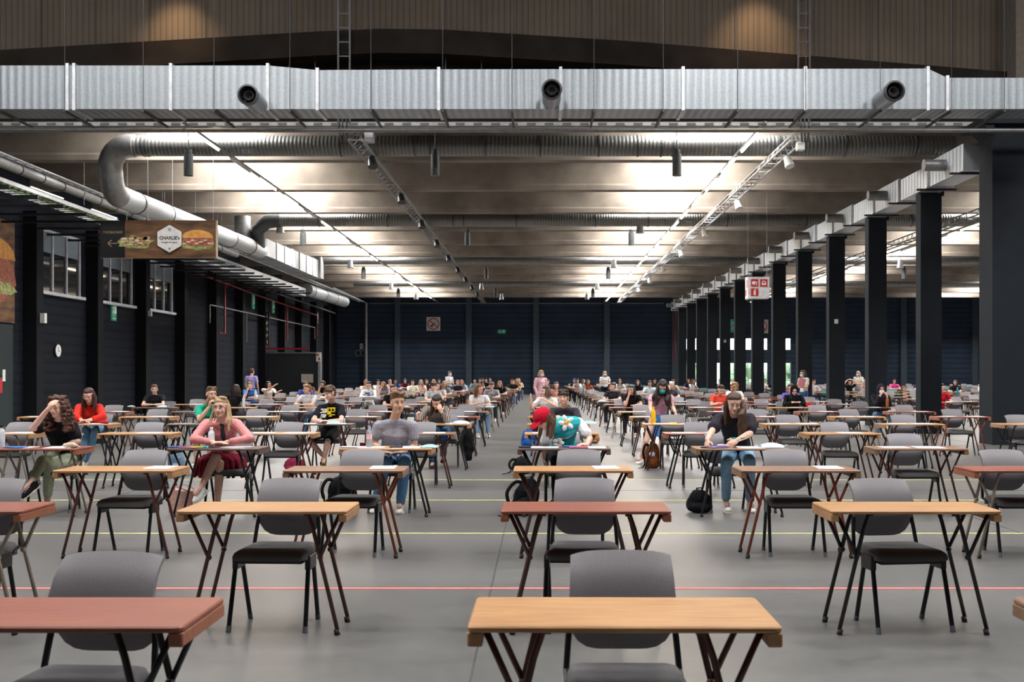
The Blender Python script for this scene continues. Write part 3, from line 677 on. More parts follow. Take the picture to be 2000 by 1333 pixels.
# back wall bits
pipe('steel_pipe', [(-13.2, BW-.2, 7.0), (9.5, BW-.2, 7.0)], .05, M_STEEL, 'thin conduit across the top of the back wall')
pipe('steel_pipe', [(-13.35, BW-.5, 0), (-13.35, BW-.5, 7.0)], .11, M_STEELL, 'pale vertical pipe near the left end of the back wall')
pipe('steel_pipe', [(-13.35, BW-.5, 7.0), (-13.1, 70, 7.0), (-13.1, 68, 7.0)], .05, M_STEELL, 'thin conduit joining the cable ladder to the pale pipe')
pipe('wall_pipe', [at(1318, 600, BW-.5), at(1318, 712, BW-.5)], .06, M_REDP, 'dark red vertical pipe on the back wall by the first pillars')
p = at(705, 690, BW-.3)
for s_ in (-.2, .2): tag(smooth_by_angle(MB().rings([[p+V((s_+math.cos(2*PI*i/20)*q, y, math.sin(2*PI*i/20)*q)) for i in range(20)] for q, y in ((.19, 0), (.25, 0), (.25, -.08), (.19, -.08), (.19, 0))], cap=False).obj('hose_ring', M_STEEL)), '%s of two grey rings hanging side by side on the back wall' % ('left' if s_ < 0 else 'right'), 'ring', 'grey rings on the back wall')
tag(MB().box(at(706, 677, BW-.3), (.25, .15, .45)).obj('wall_box', M_STEELL), 'small grey box above the two rings on the back wall', 'box')
# cabin at the far left
M_CAB = mat('cabin_paint', (0.016, 0.019, 0.024), 0.6)
r = tag(empty('booth', (-14, 60, 0)), 'dark boxy booth built against the far left wall', 'booth')
rel(MB().box2((LW+.05, 60, 0), (-12.35, 60.9, 2.68)).obj('booth_body', M_CAB, r), r)
rel(MB().box2((-12.38, 59.9, 0), (-12.22, 60.05, 2.75)).obj('corner_post', M_STEELL, r), r)
rel(MB().box2((LW+.35, 59.95, 2.68), (-12.3, 60.0, 2.76)).obj('roof_edge', M_STEEL, r), r)
rel(MB().box2((LW+.5, 59.93, 2.9), (-12.9, 60.03, 3.0)).obj('red_rail', M_REDP, r), r)
tag(MB().box(at(600, 739.5, 59.9), (.66, .03, .48)).obj('notice_board', mat('beige_board', (.50, .45, .40), .7)), 'blank beige notice board on the dark booth wall', 'board')
r = tag(empty('safety_notice', at(622, 698, 59.8)), 'small notice with red squares at the top right of the booth', 'sign')
MB().box((0, 0, 0), (.26, .02, .5)).obj('notice_sheet', M_SW, r); MB().box((-.05, -.015, .13), (.12, .01, .14)).box((.04, -.015, -.1), (.12, .01, .14)).obj('notice_squares', mat('faded_red', (.4, .08, .06), .6), r)
r = tag(empty('pictogram_sign', at(522, 646, 58.5)), 'tall narrow black sign with white pictograms on the left wall', 'sign')
MB().box((0, 0, 0), (.24, .06, 2.05)).obj('sign_panel', M_BLK, r)
text_mesh('i', .3, (0, -.035, .78), M_SW, r, 'sign_letter'); 
m = MB()
for q, zz in enumerate((.42, .1, -.25, -.6)):
    m.box((0, -.035, zz), (.13-.03*(q % 2), .008, .05)); m.box((-.02+.03*(q % 2), -.035, zz-.06), (.05, .008, .13)); m.ell((0, -.035, zz+.08), (.03, .006, .03), nu=8, nv=5)
m.obj('sign_pictogram', M_SW, r); MB().box((0, -.035, -.88), (.16, .008, .2)).obj('sign_red_field', mat('faded_red', (.4, .08, .06), .6), r)
# small things low on the left wall
r = tag(empty('safety_notice', (LW+.06, 31.35, 1.5)), 'white notice on the dark left wall at the photo edge', 'sign')
MB().box((0, 0, 0), (.02, .16, .34)).obj('notice_sheet', M_SW, r)
r = tag(empty('fire_extinguisher', (LW+.12, 30.95, 1.0)), 'red extinguisher box on the left wall at the photo edge', 'extinguisher')
smooth_by_angle(MB().cyl((0, 0, 0), (0, 0, .42), .09, n=16).obj('cylinder_body', M_SR, r)); MB().cyl((0, 0, .42), (0, 0, .48), .03, n=8).box((.04, 0, .48), (.12, .03, .03)).obj('valve', M_BLK, r)
tag(MB().box((LW+.5, 32.9, 3.25), (.14, .16, .3)).obj('wall_speaker', M_WHT), 'small pale loudspeaker beside the food poster', 'speaker')
tag(MB().box((LW+.5, 41.9, 3.9), (.12, .14, .22)).obj('wall_speaker', M_WHT), 'small pale loudspeaker between the second and third windows', 'speaker')
# doorway at far left
struct(MB().box2((LW, 30.2, 0), (LW+.06, 31.9, 3.0)).obj('door_1', mat('teal_door', (0.012, 0.022, 0.026), .4)))

# ================================================================== food pictures and the hanging restaurant sign
M_BUN = mat('print_bun', (0.62, 0.30, 0.07), .6, c2=(0.42, 0.17, 0.03), scale=5)
M_MEAT = mat('print_meat', (0.16, 0.035, 0.02), .6, c2=(0.42, 0.14, 0.08), scale=14)
M_SALAD = mat('print_salad', (0.10, 0.17, 0.03), .6, c2=(0.45, 0.42, 0.18), scale=12)
M_TABLEP = mat('print_table', (0.055, 0.025, 0.012), .6, c2=(0.20, 0.095, 0.035), scale=1.6, stretch=(1, 1, 4))
M_ONION = mat('print_onion', (0.62, 0.46, 0.34), .6)
def blob(m, cx, cz, rx, rz, y, n=22, jag=0.0, a0=0, a1=2*PI, seed=1):
    r_ = random.Random(seed); pts = []
    for i in range(n+1 if a1-a0 < 6.2 else n):
        a = a0+(a1-a0)*i/n; k_ = 1+r_.uniform(-jag, jag); pts.append((cx+rx*k_*math.cos(a), cz+rz*k_*math.sin(a)))
    return m.prism(pts, y, y-.004)
def burger(root, cx, cz, w_, y0, sx=1):
    MB_ = MB(); blob(MB_, cx, cz, w_*.55, w_*.17, y0-.001, jag=.12, seed=3).obj('printed_salad', M_SALAD, root)
    blob(MB(), cx, cz+w_*.08, w_*.5, w_*.16, y0-.006, jag=.16, seed=5).obj('printed_filling', M_MEAT, root)
    m = MB(); blob(m, cx, cz+w_*.19, w_*.5, w_*.25, y0-.011, a0=0, a1=PI); m.obj('printed_bun', M_BUN, root)
    m = MB()
    for i in range(7): blob(m, cx-w_*.4+i*w_*.13, cz+w_*(.02+.05*(i % 3)), w_*.07, w_*.022, y0-.014, n=10, seed=i)
    m.obj('printed_onion', M_ONION, root)
sign = tag(empty('hanging_sign', at(309.5, 504, 28.2)), 'wide hanging restaurant sign with arrow and burger picture, upper left', 'sign')
SWd, SH = 3.05, .985
MB().box2((-SWd/2, 0, 0), (SWd/2, .12, SH)).obj('sign_box', mat('sign_edge_cream', (.5, .40, .30), .6), sign)
MB().box2((-SWd/2, -.006, 0), (-SWd/2+.65, 0, SH)).obj('sign_black_field', mat('sign_black', (.008, .008, .009), .35), sign)
MB().box2((-SWd/2+.65, -.006, 0), (SWd/2-.02, 0, SH)).obj('sign_picture', M_TABLEP, sign)
blob(MB(), -.62, .40, .46, .17, -.007, jag=.2, seed=8).obj('printed_salad', M_SALAD, sign)
m = MB(); r_ = random.Random(2)
for i in range(14): blob(m, -.95+r_.random()*.65, .32+r_.random()*.22, .06+.04*r_.random(), .025, -.012, n=9, jag=.2, seed=i)
m.obj('printed_onion', M_ONION, sign)
m = MB()
for i in range(12): blob(m, -.98+r_.random()*.7, .30+r_.random()*.25, .05, .03, -.011, n=9, jag=.3, seed=i+30)
m.obj('printed_filling', M_MEAT, sign)
burger(sign, 1.02, .36, .84, -.006)
hexp = lambda s_: [(.30+s_*math.sin(PI/3*i), .50+s_*math.cos(PI/3*i)) for i in range(6)]
MB().prism(hexp(.385), -.02, -.028).obj('hexagon_edge', mat('sign_black', (.008, .008, .009), .35), sign)
MB().prism(hexp(.365), -.028, -.034).obj('hexagon_badge', mat('sign_badge', (.62, .60, .58), .5), sign)
M_INK = mat('sign_ink', (.03, .03, .035), .5)
text_mesh("CHARLIE's", .118, (.30, -.036, .515), M_INK, sign, 'sign_lettering', bold=.004)
text_mesh('burgers & salads', .062, (.30, -.036, .405), M_INK, sign, 'sign_lettering', bold=.001)
m = MB(); st = []
for i in range(10): a = PI/2+PI*i/5; q = .032 if i % 2 == 0 else .014; st.append((.30+q*math.cos(a), .24+q*math.sin(a)))
m.prism(st, -.034, -.038)
for s_ in (-1, 1): m.box((.30, -.036, .74), (.012, .004, .12), Matrix.Rotation(math.radians(45*s_), 3, 'Y'))
m.obj('badge_star_and_cutlery', M_INK, sign)
M_GOLD = mat('sign_gold_text', (.30, .22, .13), .5)
text_mesh('restaurant', .125, (-1.2, -.009, .68), M_GOLD, sign, 'sign_lettering')
m = MB(); m.box((-1.2, -.009, .38), (.24, .006, .022)); 
for s_ in (-1, 1): m.box((-1.275, -.009, .38+s_*.045), (.13, .006, .022), Matrix.Rotation(math.radians(-40*s_), 3, 'Y'))
m.obj('sign_arrow', M_GOLD, sign)
m = MB()
for x in (-.3, .35, 1.42): m.cyl((x, .06, SH), (x, .06, 4.5), .006, n=4)
m.obj('suspension_wire', M_STEELL, sign)
# wall food poster at left edge
ps = tag(empty('food_poster', (LW+.06, 30.6, 3.05), PI/2), 'large burger picture poster on the left wall at the photo edge', 'poster')
MB().box2((-1.5, 0, 0), (1.4, .05, 3.0)).obj('poster_panel', M_TABLEP, ps)
m_ = MB(); blob(m_, .2, 1.35, 1.3, .75, -.002, jag=.12, seed=4).obj('printed_filling', M_MEAT, ps)
blob(MB(), .3, 1.0, 1.15, .2, -.008, jag=.2, seed=9).obj('printed_salad', M_SALAD, ps)
blob(MB(), .1, 1.85, 1.3, .62, -.012, a0=0, a1=PI).obj('printed_bun', M_BUN, ps)
# hanging fire safety sign box
fs = tag(empty('fire_safety_sign', at(1481, 583, 35)), 'white hanging box sign with red fire pictograms in front of the pillars', 'sign')
MB().box2((-.34, 0, 0), (.36, .45, .7)).obj('sign_box', mat('sign_board_white', (.72, .72, .74), .5), fs)
m = MB()
for (x, z) in ((-.12, .5), (.18, .5), (-.12, .2)): m.box((x, -.008, z), (.24, .012, .24))
m.obj('sign_red_field', M_SR, fs)
m = MB(); m.ell((-.15, -.02, .5), (.06, .006, .06), nu=12, nv=6).box((-.07, -.02, .53), (.07, .006, .025)).box((-.06, -.02, .46), (.02, .006, .1))
m.box((.18, -.02, .46), (.14, .006, .06)).box((.14, -.02, .53), (.03, .006, .1), Matrix.Rotation(.5, 3, 'Y')).box((.22, -.02, .53), (.03, .006, .1), Matrix.Rotation(-.5, 3, 'Y'))
m.box((-.12, -.02, .18), (.07, .006, .16)).box((-.12, -.02, .28), (.03, .006, .03)).box((-.09, -.02, .295), (.07, .006, .014)); m.obj('sign_pictogram', M_SW, fs)
MB().box2((-.345, .06, .35), (-.34, .2, .6)).box2((-.345, .24, .1), (-.34, .4, .3)).obj('sign_side_field', M_SR, fs)
m = MB()
for x in (-.3, .32): m.cyl((x, .2, .7), (x, .2, 5.1), .008, n=4)
m.obj('suspension_wire', M_STEELL, fs)

# ================================================================== DESKS AND CHAIRS
ROWY = [0, 3.40, 6.28, 8.91, 11.5, 14.4, 17.1, 20.0, 22.7, 25.6, 28.2, 31.1, 34.3]
while len(ROWY) < 28: ROWY.append(ROWY[-1]+2.82)
COLX = lambda c: .27+1.9*c
DT = .74
def desk_parts(detail):
    """list of (part name, MB builder, material key)"""
    out = []
    t = MB(); t.rbox((0, 0, DT-.0105), (1.0, .455, .021), .022 if detail else .01); out.append(('tabletop', t, 'wood'))
    for sx in (-1, 1):
        b = MB(); b.rbox((sx*.476, 0, DT-.0435), (.048, .45, .045), .008); out.append(('batten', b, 'bat'))
    for sx in (-1, 1):
        for sy in (-1, 1):
            top = V((sx*.27, sy*.155, DT-.03)); foot = V((sx*.435, sy*.165, 0.0)); kn = top.lerp(foot, .12)
            l = MB(); n_ = 8 if detail else 4
            if detail: l.tube([V((sx*.235, sy*.155, DT-.03)), V((sx*.262, sy*.155, DT-.034)), kn, foot+V((0, 0, .03))], .0125, n_)
            else: l.cyl(top, foot, .0135, n=4)
            out.append(('leg', l, 'leg'))
            if detail: out.append(('foot_cap', MB().cyl(foot+(foot-top).normalized()*-.035, foot, .016, .0175, 8), 'rub'))
            b = MB(); a_ = V((sx*.445, sy*.15, DT-.03)); e_ = top.lerp(foot, .36)
            b.cyl(a_, e_, .0115, n=n_)
            if detail: b.ell(e_+V((sx*.0, sy*-.01, 0)), (.018, .018, .018), nu=8, nv=6)
            out.append(('brace', b, 'leg'))
    return out
PROTO = {}
MK = {'rub': M_RUB}
def mk(k, wood_, leg_): return {'wood': WOOD[wood_], 'bat': BAT[wood_], 'leg': LEG[leg_], 'rub': M_RUB}[k]
def desk_mesh(name, idx, mb, k, wood_, leg_):
    key = ('d', idx, k in ('wood', 'bat') and wood_, k == 'leg' and leg_)
    if key not in PROTO:
        me = mb.mesh(name, [mk(k, wood_, leg_)])
        if name in ('leg', 'brace', 'foot_cap'): me.polygons.foreach_set('use_smooth', [True]*len(me.polygons))
        PROTO[key] = me
    return PROTO[key]
DP = desk_parts(True); DPL = desk_parts(False)
def make_desk(loc, rz, wood_, leg_, label, full, group='folding exam desks'):
    if full:
        r = tag(empty('exam_desk', loc, rz), label, 'desk', group)
        lastleg = None
        for i, (nm, mb, k) in enumerate(DP):
            o = bpy.data.objects.new(nm, desk_mesh(nm, i, mb, k, wood_, leg_)); col.objects.link(o)
            o.parent = lastleg if nm == 'foot_cap' else r
            if nm == 'leg': lastleg = o
        return r
    key = ('dl', wood_, leg_)
    if key not in PROTO:
        m = MB()
        for nm, mb, k in DPL:
            m.mi = {'wood': 0, 'bat': 1, 'leg': 2}[k]; m.add(mb.v, mb.f)
        PROTO[key] = m.mesh('exam_desk', [WOOD[wood_], BAT[wood_], LEG[leg_]])
    o = bpy.data.objects.new('exam_desk', PROTO[key]); col.objects.link(o); o.location = loc; o.rotation_euler = (0, 0, rz)
    return tag(o, label, 'desk', group)

def back_shell(nu, nv, th=.024):
    m = MB(); grids = []
    for s_ in (0, 1):
        g = []
        for j in range(nv+1):
            for i in range(nu+1):
                u = -1+2*i/nu; v = j/nv; au = abs(u)
                zb = .505+.085*au**5; zt = .868-.016*au**4
                z = zb+(zt-zb)*v
                hw = .202-.012*v-.02*max(0, .3-v)**1.2
                y = .196+.026*(1-au*au)+.045*max(0, v-.80)/.2+.14*max(0, v-.40)+.17*max(0, .40-v)
                g.append(V((u*hw, y+(th if s_ else 0), z-(.006 if s_ and j == nv else 0))))
        grids.append(g)
    n = (nu+1)*(nv+1); vs = grids[0]+grids[1]; fs = []
    for j in range(nv):
        for i in range(nu):
            a = j*(nu+1)+i; fs.append((a, a+1, a+nu+2, a+nu+1)); fs.append((n+a, n+a+nu+1, n+a+nu+2, n+a+1))
    edge = [i for i in range(nu+1)]+[(j*(nu+1)+nu) for j in range(1, nv+1)]+[nv*(nu+1)+i for i in range(nu-1, -1, -1)]+[j*(nu+1) for j in range(nv-1, 0, -1)]
    for k in range(len(edge)): a, b = edge[k], edge[(k+1) % len(edge)]; fs.append((a, a+n, b+n, b))
    return m.add(vs, fs)
def seat_pad(nu, nv):
    m = MB(); rs = []
    # lofted outline in x-y at several heights, front edge rolls down
    def ring(inset, z, drop):
        pts = []
        for sx, sy, a0 in ((1, 1, 0), (-1, 1, PI/2), (-1, -1, PI), (1, -1, 1.5*PI)):
            for i in range(nu):
                a = a0+i*PI/2/(nu-1); r_ = .06
                x = sx*(.228-r_ if sy < 0 else .205-r_)+math.cos(a)*(r_-inset); y = sy*(.21-r_)+math.sin(a)*(r_-inset)
                pts.append(V((x, y, z-(drop if sy < 0 else 0))))
        return pts
    return m.rings([ring(.02, .425, .006), ring(0, .432, .008), ring(0, .455, .012), ring(.01, .475, .014), ring(.035, .483, .006)])
def chair_parts(d):
    out = [('seat', seat_pad(4 if d else 2, 1), 's'), ('backrest', back_shell(12 if d else 4, 8 if d else 3), 'b')]
    f = MB(); f.box((0, .0, .415), (.40, .36, .025)); out.append(('seat_pan', f, 'f'))
    for sx in (-1, 1):
        u = MB(); u.tube([(sx*.205, .10, .43), (sx*.208, .2, .45), (sx*.2, .228, .56), (sx*.188, .25, .66)], .0125, 7 if d else 4); out.append(('back_upright', u, 'f'))
        b = MB(); b.rbox((sx*.222, -.05, .40), (.034, .16, .085), .01) if d else b.box((sx*.222, -.05, .40), (.034, .16, .085)); out.append(('side_bracket', b, 'f'))
        for sy, yf, yt in ((-1, -.215, -.10), (1, .15, .0)):
            top = V((sx*.222, yt, .42)); foot = V((sx*(.232 if sy < 0 else .215), yf, 0))
            l = MB(); l.cyl(top, foot, .0145, n=8 if d else 4); out.append(('leg', l, 'f'))
            if d: out.append(('foot_cap', MB().cyl(foot.lerp(top, .085), foot, .0165, .0165, 8), 'c'))
    return out
CP = chair_parts(True); CPL = chair_parts(False)
CM = {'s': M_SEAT, 'b': M_FAB, 'f': M_FRAME, 'c': M_CAPF}
M_TEAL = mat('chair_teal', (0.02, 0.10, 0.11), .6)
def make_chair(loc, rz, label, full, group='grey exam chairs', teal=False):
    if full:
        r = tag(empty('exam_chair', loc, rz), label, 'chair', group); last = None
        for i, (nm, mb, k) in enumerate(CP):
            key = ('c', i)
            if key not in PROTO:
                me = mb.mesh(nm, [CM[k]]); PROTO[key] = me
                ob = bpy.data.objects.new(nm, me)
                if nm not in ('seat_pan', 'side_bracket'): smooth_by_angle(ob, 50)
                bpy.data.objects.remove(ob)
            o = bpy.data.objects.new(nm, PROTO[key]); col.objects.link(o); o.parent = last if nm == 'foot_cap' else r
            if nm == 'leg': last = o
        return r
    key = ('cl', teal)
    if key not in PROTO:
        m = MB()
        for nm, mb, k in CPL: m.mi = {'s': 0, 'b': 1, 'f': 2}[k]; m.add(mb.v, mb.f)
        PROTO[key] = m.mesh('exam_chair', [M_TEAL if teal else M_SEAT, M_TEAL if teal else M_FAB, M_FRAME])
    o = bpy.data.objects.new('exam_chair', PROTO[key]); col.objects.link(o); o.location = loc; o.rotation_euler = (0, 0, rz)
    return tag(o, label, 'chair', group)

LOOK = {(1, 0): ('oak', 'maroon'), (1, -1): ('red', 'black'), (1, 1): ('mid', 'brown'), (2, 1): ('oak', 'black'), (2, 0): ('red', 'maroon'), (2, -1): ('oak', 'maroon'), (2, -2): ('red', 'beige'),
        (3, -2): ('oak', 'brown'), (3, -1): ('mid', 'orange'), (3, 0): ('oak', 'maroon'), (3, 1): ('mid', 'orange'), (3, 2): ('red', 'beige'),
        (4, -3): ('red', 'beige'), (4, -2): ('dark', 'black'), (4, -1): ('oak', 'black'), (4, 0): ('dark', 'black'), (4, 1): ('mid', 'black'), (4, 2): ('mid', 'maroon'),
        (5, -4): ('oak', 'beige'), (5, -3): ('oak', 'black'), (5, -2): ('oak', 'brown'), (5, -1): ('mid', 'brown'), (5, 0): ('oak', 'beige'), (5, 1): ('red', 'black'), (5, 2): ('oak', 'maroon'),
        (6, -4): ('oak', 'black'), (6, -3): ('dark', 'black'), (6, -2): ('dark', 'brown'), (6, -1): ('oak', 'black'), (6, 0): ('oak', 'maroon'), (6, 1): ('oak', 'maroon'), (6, 2): ('oak', 'brown'), (6, 3): ('oak', 'maroon'), (6, 4): ('oak', 'black'),
        (7, -5): ('oak', 'black'), (7, -4): ('oak', 'brown'), (7, -3): ('oak', 'black'), (7, -2): ('mid', 'orange'), (7, -1): ('red', 'maroon'), (7, 1): ('oak', 'maroon'), (7, 2): ('red', 'maroon'), (7, 3): ('oak', 'beige'), (7, 4): ('red', 'orange'), (8, 3): ('red', 'beige')}
WN = {'oak': 'pale wooden', 'red': 'reddish wooden', 'dark': 'dark brown', 'mid': 'mid-brown wooden'}
LN = {'maroon': 'dark maroon', 'black': 'black', 'orange': 'orange-brown', 'beige': 'beige', 'brown': 'brown'}
def colname(c):
    if c < 0: return '%s column left of aisle' % ORD[-c]
    if c < 5: return '%s column right of aisle' % ORD[c+1]
    return '%s column beyond pillars' % ORD[c-5]
# seats taken: (row, col)
OCC = {(4, -3), (4, -2), (4, -1), (4, 0), (4, 1), (6, -4), (6, -3), (6, -2), (6, -1), (6, 0)}
MIDP = []   # filled below: seated people by row and column
FARP = []
exec_people = []
rnd = random.Random(11)
# seated people farther back: head pixel (x), row, col, top colour, hair colour, hair style, pose, facing, legs colour, label
MIDP = [
 (9, -5, 300, '#15161a', '#6b4a33', 'bun', 'fold', 25, '#20242c', 'person in a black T-shirt with hair in a bun, arms folded, by the left wall'),
 (9, -4, 452, '#121214', '#2c1a14', 'verylong', 'desk', 150, '#3a3a3e', 'person with very long dark hair seen from behind, in black'),
 (9, -3, 603, '#c9c9cf', '#a5714a', 'pony', 'fold', -60, '#3c5a78', 'person in white T-shirt with ginger ponytail and scrunchie, looking left'),
 (12, -5, 487, '#2f5f9c', '#a98654', 'short', 'chin', 15, '#2a2f3a', 'blond person in a blue T-shirt, hand at mouth, by the standing man'),
 (13, -5, 522, '#d6d2d0', '#1b1718', 'long', 'point', 60, '#2a2f3a', 'dark-haired person in white gesturing with both arms, in front of the booth'),
 (12, -4, 596, '#33488a', '#7a5a3c', 'short', 'desk', 20, '#2a2f3a', 'person in a blue top half hidden behind the ginger ponytail'),
 (14, -4, 634, '#101114', '#17130f', 'short', 'chin', -65, '#101114', 'dark-haired bearded person in black in profile, below the booth post'),
 (12, -3, 720, '#d8d8da', '#2a1d17', 'short', 'fold', 0, '#c8c8cc', 'person with glasses and white sweatshirt with blue print, arms on desk'),
 (13, -3, 750, '#8f8f96', '#8a6240', 'wavy', 'chin', -30, '#22242c', 'person with wavy light brown hair and grey T-shirt, hands at chin'),
 (9, -2, 767, '#101012', '#5a3524', 'bun', 'desk', 40, '#22242c', 'person in a black top with auburn bun, behind the man in grey T-shirt'),
 (11, -2, 844, '#a9abb0', '#17110f', 'bowl', 'desk', 50, '#22242c', 'person with black bowl haircut and grey T-shirt turned to the neighbour'),
 (12, -2, 857, '#d8c9c6', '#3b241b', 'wavy', 'chin', -20, '#c5bcb8', 'person with dark curly hair in a pale top beside the grey T-shirt'),
 (9, -1, 933, '#d9d6d6', '#7c4d31', 'long', 'phone', 55, '#6f8aa8', 'person with long reddish hair and white sweater, looking right'),
 (12, -1, 960, '#8d8f98', '#3f291f', 'bun', 'write', 0, '#2a2c34', 'person in a grey off-shoulder top near the aisle'),
 (14, -1, 976, '#111113', '#a5774b', 'long', 'desk', 5, '#1a1a1e', 'person with blond fringe and long hair in a black top near the aisle'),
 (8, 0, 1070, '#cfc9c6', '#5d3d28', 'wavy', 'lean', -70, '#3a3a40', 'person with wavy brown hair and white T-shirt turned left, elbow on desk'),
 (12, 0, 1086, '#c98f7c', '#3b2a20', 'wavy', 'desk', 10, '#3a3a40', 'person in a peach top half hidden behind the wavy-haired one'),
 (11, 1, 1199, '#22222a', '#1d1412', 'bun', 'desk', -55, '#22242c', 'dark-haired person in a charcoal top in left profile, first column right of the aisle'),
 (9, 1, 1234, '#0f0f12', '#241713', 'long', 'chin', -25, '#16161a', 'person in a black V-neck with hand over mouth, left of the standing girl'),
 (12, 2, 1313, '#3f424b', '#e8e6e6', 'short', 'desk', -30, '#2b2d34', 'white-haired person in a dark grey shirt behind the standing girl'),
 (9, 2, 1407, '#e2503f', '#3f2a1e', 'short', 'write', 10, '#2b2a38', 'person in a coral red polo shirt writing in a notebook'),
 (11, 3, 1435, '#cfd2d6', '#c99a63', 'curly', 'desk', 0, '#2b2d34', 'blond curly-haired person with glasses beyond the coral shirt'),
 (9, 3, 1551, '#0c0c0e', '#0c0c0e', 'hijab', 'hold', -5, '#0c0c0e', 'person in a black headscarf and black clothes holding something green'),
 (10, 3, 1545, '#6a58b8', '#4a2f22', 'bun', 'desk', 15, '#22242c', 'person in a purple top hidden behind the black headscarf'),
 (9, 4, 1721, '#1b1a22', '#2c2233', 'hijab', 'mouth', 0, '#4f7396', 'person in dark purple headscarf adjusting a white face mask'),
 (10, 5.6, 1838, '#c3122a', '#2a1d17', 'short', 'desk', -10, '#15182a', 'person with a bright red sleeve peeking out from behind a pillar'),
]
# (x, y of head, distance, top, hair, pose index, yaw, label)
FARP = [
 (711, 755, 47, '#cbb9b0', '#b78d6a', 0, 40, 'blurred person in beige leaning on the desk left of the pale-shirted one'), (737, 744, 52, '#d7dade', '#15151a', 1, 20, 'black-haired person in a white shirt behind the blue-print sweatshirt'),
 (757, 744, 55, '#b9a9a4', '#c2946c', 1, 60, 'person with raised bare arms and fair hair at far left centre'), (770, 741, 56, '#27407e', '#221714', 0, 35, 'person in royal blue with dark hair, far left centre'),
 (791, 742, 58, '#5c1d33', '#1b1413', 2, 0, 'person in a maroon T-shirt with hands joined, far back'), (804, 747, 50, '#e6e8d8', '#4b3123', 0, 30, 'person in a pale yellow-white shirt, far back'),
 (822, 746, 56, '#e3c3b8', '#d8b48e', 3, 0, 'fair long-haired person in pale pink, left of a pair'), (832, 744, 58, '#4a3434', '#3a2620', 3, 20, 'brunette beside the fair-haired one in pale pink'),
 (848, 743, 60, '#cfc4c0', '#d9b083', 3, -20, 'small fair-haired person left of the tall standing one'), (857, 744, 58, '#8a6f68', '#4b3529', 0, 10, 'short brown-haired person behind the black bowl haircut'),
 (867, 745, 50, '#8e8a90', '#d6b995', 3, 10, 'person with long pale blond hair in grey beside the standing one'), (893, 741, 55, '#1c2134', '#c79c66', 2, 10, 'blond person in navy with hand at face, right of the standing one'),
 (902, 743, 54, '#9cc0dd', '#a56a4e', 3, 0, 'person in light blue top with auburn hair'), (927, 747, 52, '#8f9298', '#2b211d', 0, 0, 'person in light grey with short dark hair, left of a group'),
 (936, 747, 54, '#a8918c', '#33211b', 3, 20, 'person with dark fringe in dusty pink'), (943, 743, 62, '#20242e', '#2a1c17', 4, 0, 'person with a pale blue mask among the far group'),
 (949, 741, 58, '#131418', '#31221c', 0, 0, 'person in black with short dark hair in the far group'), (958, 742, 62, '#b07a6c', '#7c4f3b', 3, -10, 'person with auburn hair in the far group by the aisle'),
 (998, 746, 55, '#17181b', '#46301f', 0, 30, 'person in black near the far left side of the aisle'), (1003, 745, 52, '#1b1b1e', '#6a4a37', 2, -10, 'person in black with arms on the desk beside the far aisle'),
 (1010, 742, 60, '#c3a06e', '#d7ab6f', 3, 0, 'blond person in tan at the far aisle'), (1017, 741, 62, '#dfdcd9', '#dcb57f', 3, 20, 'blond person in white nearest the far aisle'),
 (1065, 742, 56, '#33302f', '#3d2a20', 2, 0, 'person with both hands near the face right of the pink overalls'), (1071, 745, 52, '#54403a', '#2d1d17', 1, -10, 'dark-haired person just above the wavy-haired one'),
 (1123, 738, 60, '#1e2738', '#1f3f9c', 4, -30, 'person in a bright blue cap at the far right block'), (1128, 742, 58, '#a99c97', '#50362a', 0, 0, 'small person just right of the blue cap'),
 (1137, 743, 52, '#d5dbe0', '#5a4032', 3, 50, 'long-haired person in white leaning left, far right block'), (1146, 745, 49, '#8f4a2e', '#33211a', 3, 40, 'person with long dark hair and orange-brown top'),
 (1191, 744, 54, '#5d1626', '#2b1c17', 1, -10, 'person in maroon with an arm raised, beside the blond standing one'), (1210, 741, 58, '#d3d6d9', '#b98c5f', 0, 10, 'sandy-haired person in white behind a brunette'),
 (1211, 746, 50, '#b9b4ae', '#2b1c16', 3, 0, 'brunette with sunglasses and patterned top'), (1246, 742, 54, '#17171b', '#33221b', 3, 0, 'long-haired person in black at centre of the right block'),
 (1270, 745, 46, '#c9dbe4', '#5b3a29', 0, -10, 'person with glasses in a pale blue shirt left of the standing girl'), (1279, 743, 56, '#39302f', '#33211a', 0, 0, 'dark-haired person peeking between two others'),
 (1313, 742, 55, '#c9b491', '#8d5a3a', 2, 25, 'person in beige with raised elbows above the white-haired one'), (1345, 743, 55, '#1f2542', '#5b3427', 3, 0, 'person in navy by the first narrow far window'),
 (1351, 747, 50, '#ccd0d4', '#6a4126', 3, 50, 'person in white with auburn hair by the second narrow window'), (1490, 741, 58, '#d4cfcc', '#b5836c', 0, 60, 'person in white seen in a far window gap'),
 (1503, 749, 52, '#121418', '#101216', 0, -20, 'crouched person in black right of a window gap'), (1588, 742, 46, '#c9cad0', '#6f4a38', 0, 25, 'person in light grey just right of the girl with the folder'),
 (1660, 746, 48, '#131416', '#39281f', 5, 0, 'person in black with yellow print and both arms on the head'), (1688, 752, 52, '#c79a94', '#c79a94', 0, -10, 'person in dusty pink bent over the desk beside a pillar'),
 (1747, 745, 52, '#dd4a92', '#3a2620', 2, 0, 'person in hot pink top with arms on the desk'), (1793, 748, 52, '#1e2336', '#5a3f33', 0, 20, 'person in navy half hidden by a pillar'),
 (1869, 746, 48, '#17181b', '#3b291f', 3, -40, 'curly-haired person in black leaning left between two pillars'), (1923, 739, 46, '#d9dde4', '#3c2a22', 2, 0, 'person in a white shirt near the right edge pillar'),
]
for p in MIDP: OCC.add((p[0], p[1]))
FARSEAT = []
def colx_at(c): return COLX(c)+(.55 if c > 5 else 0)
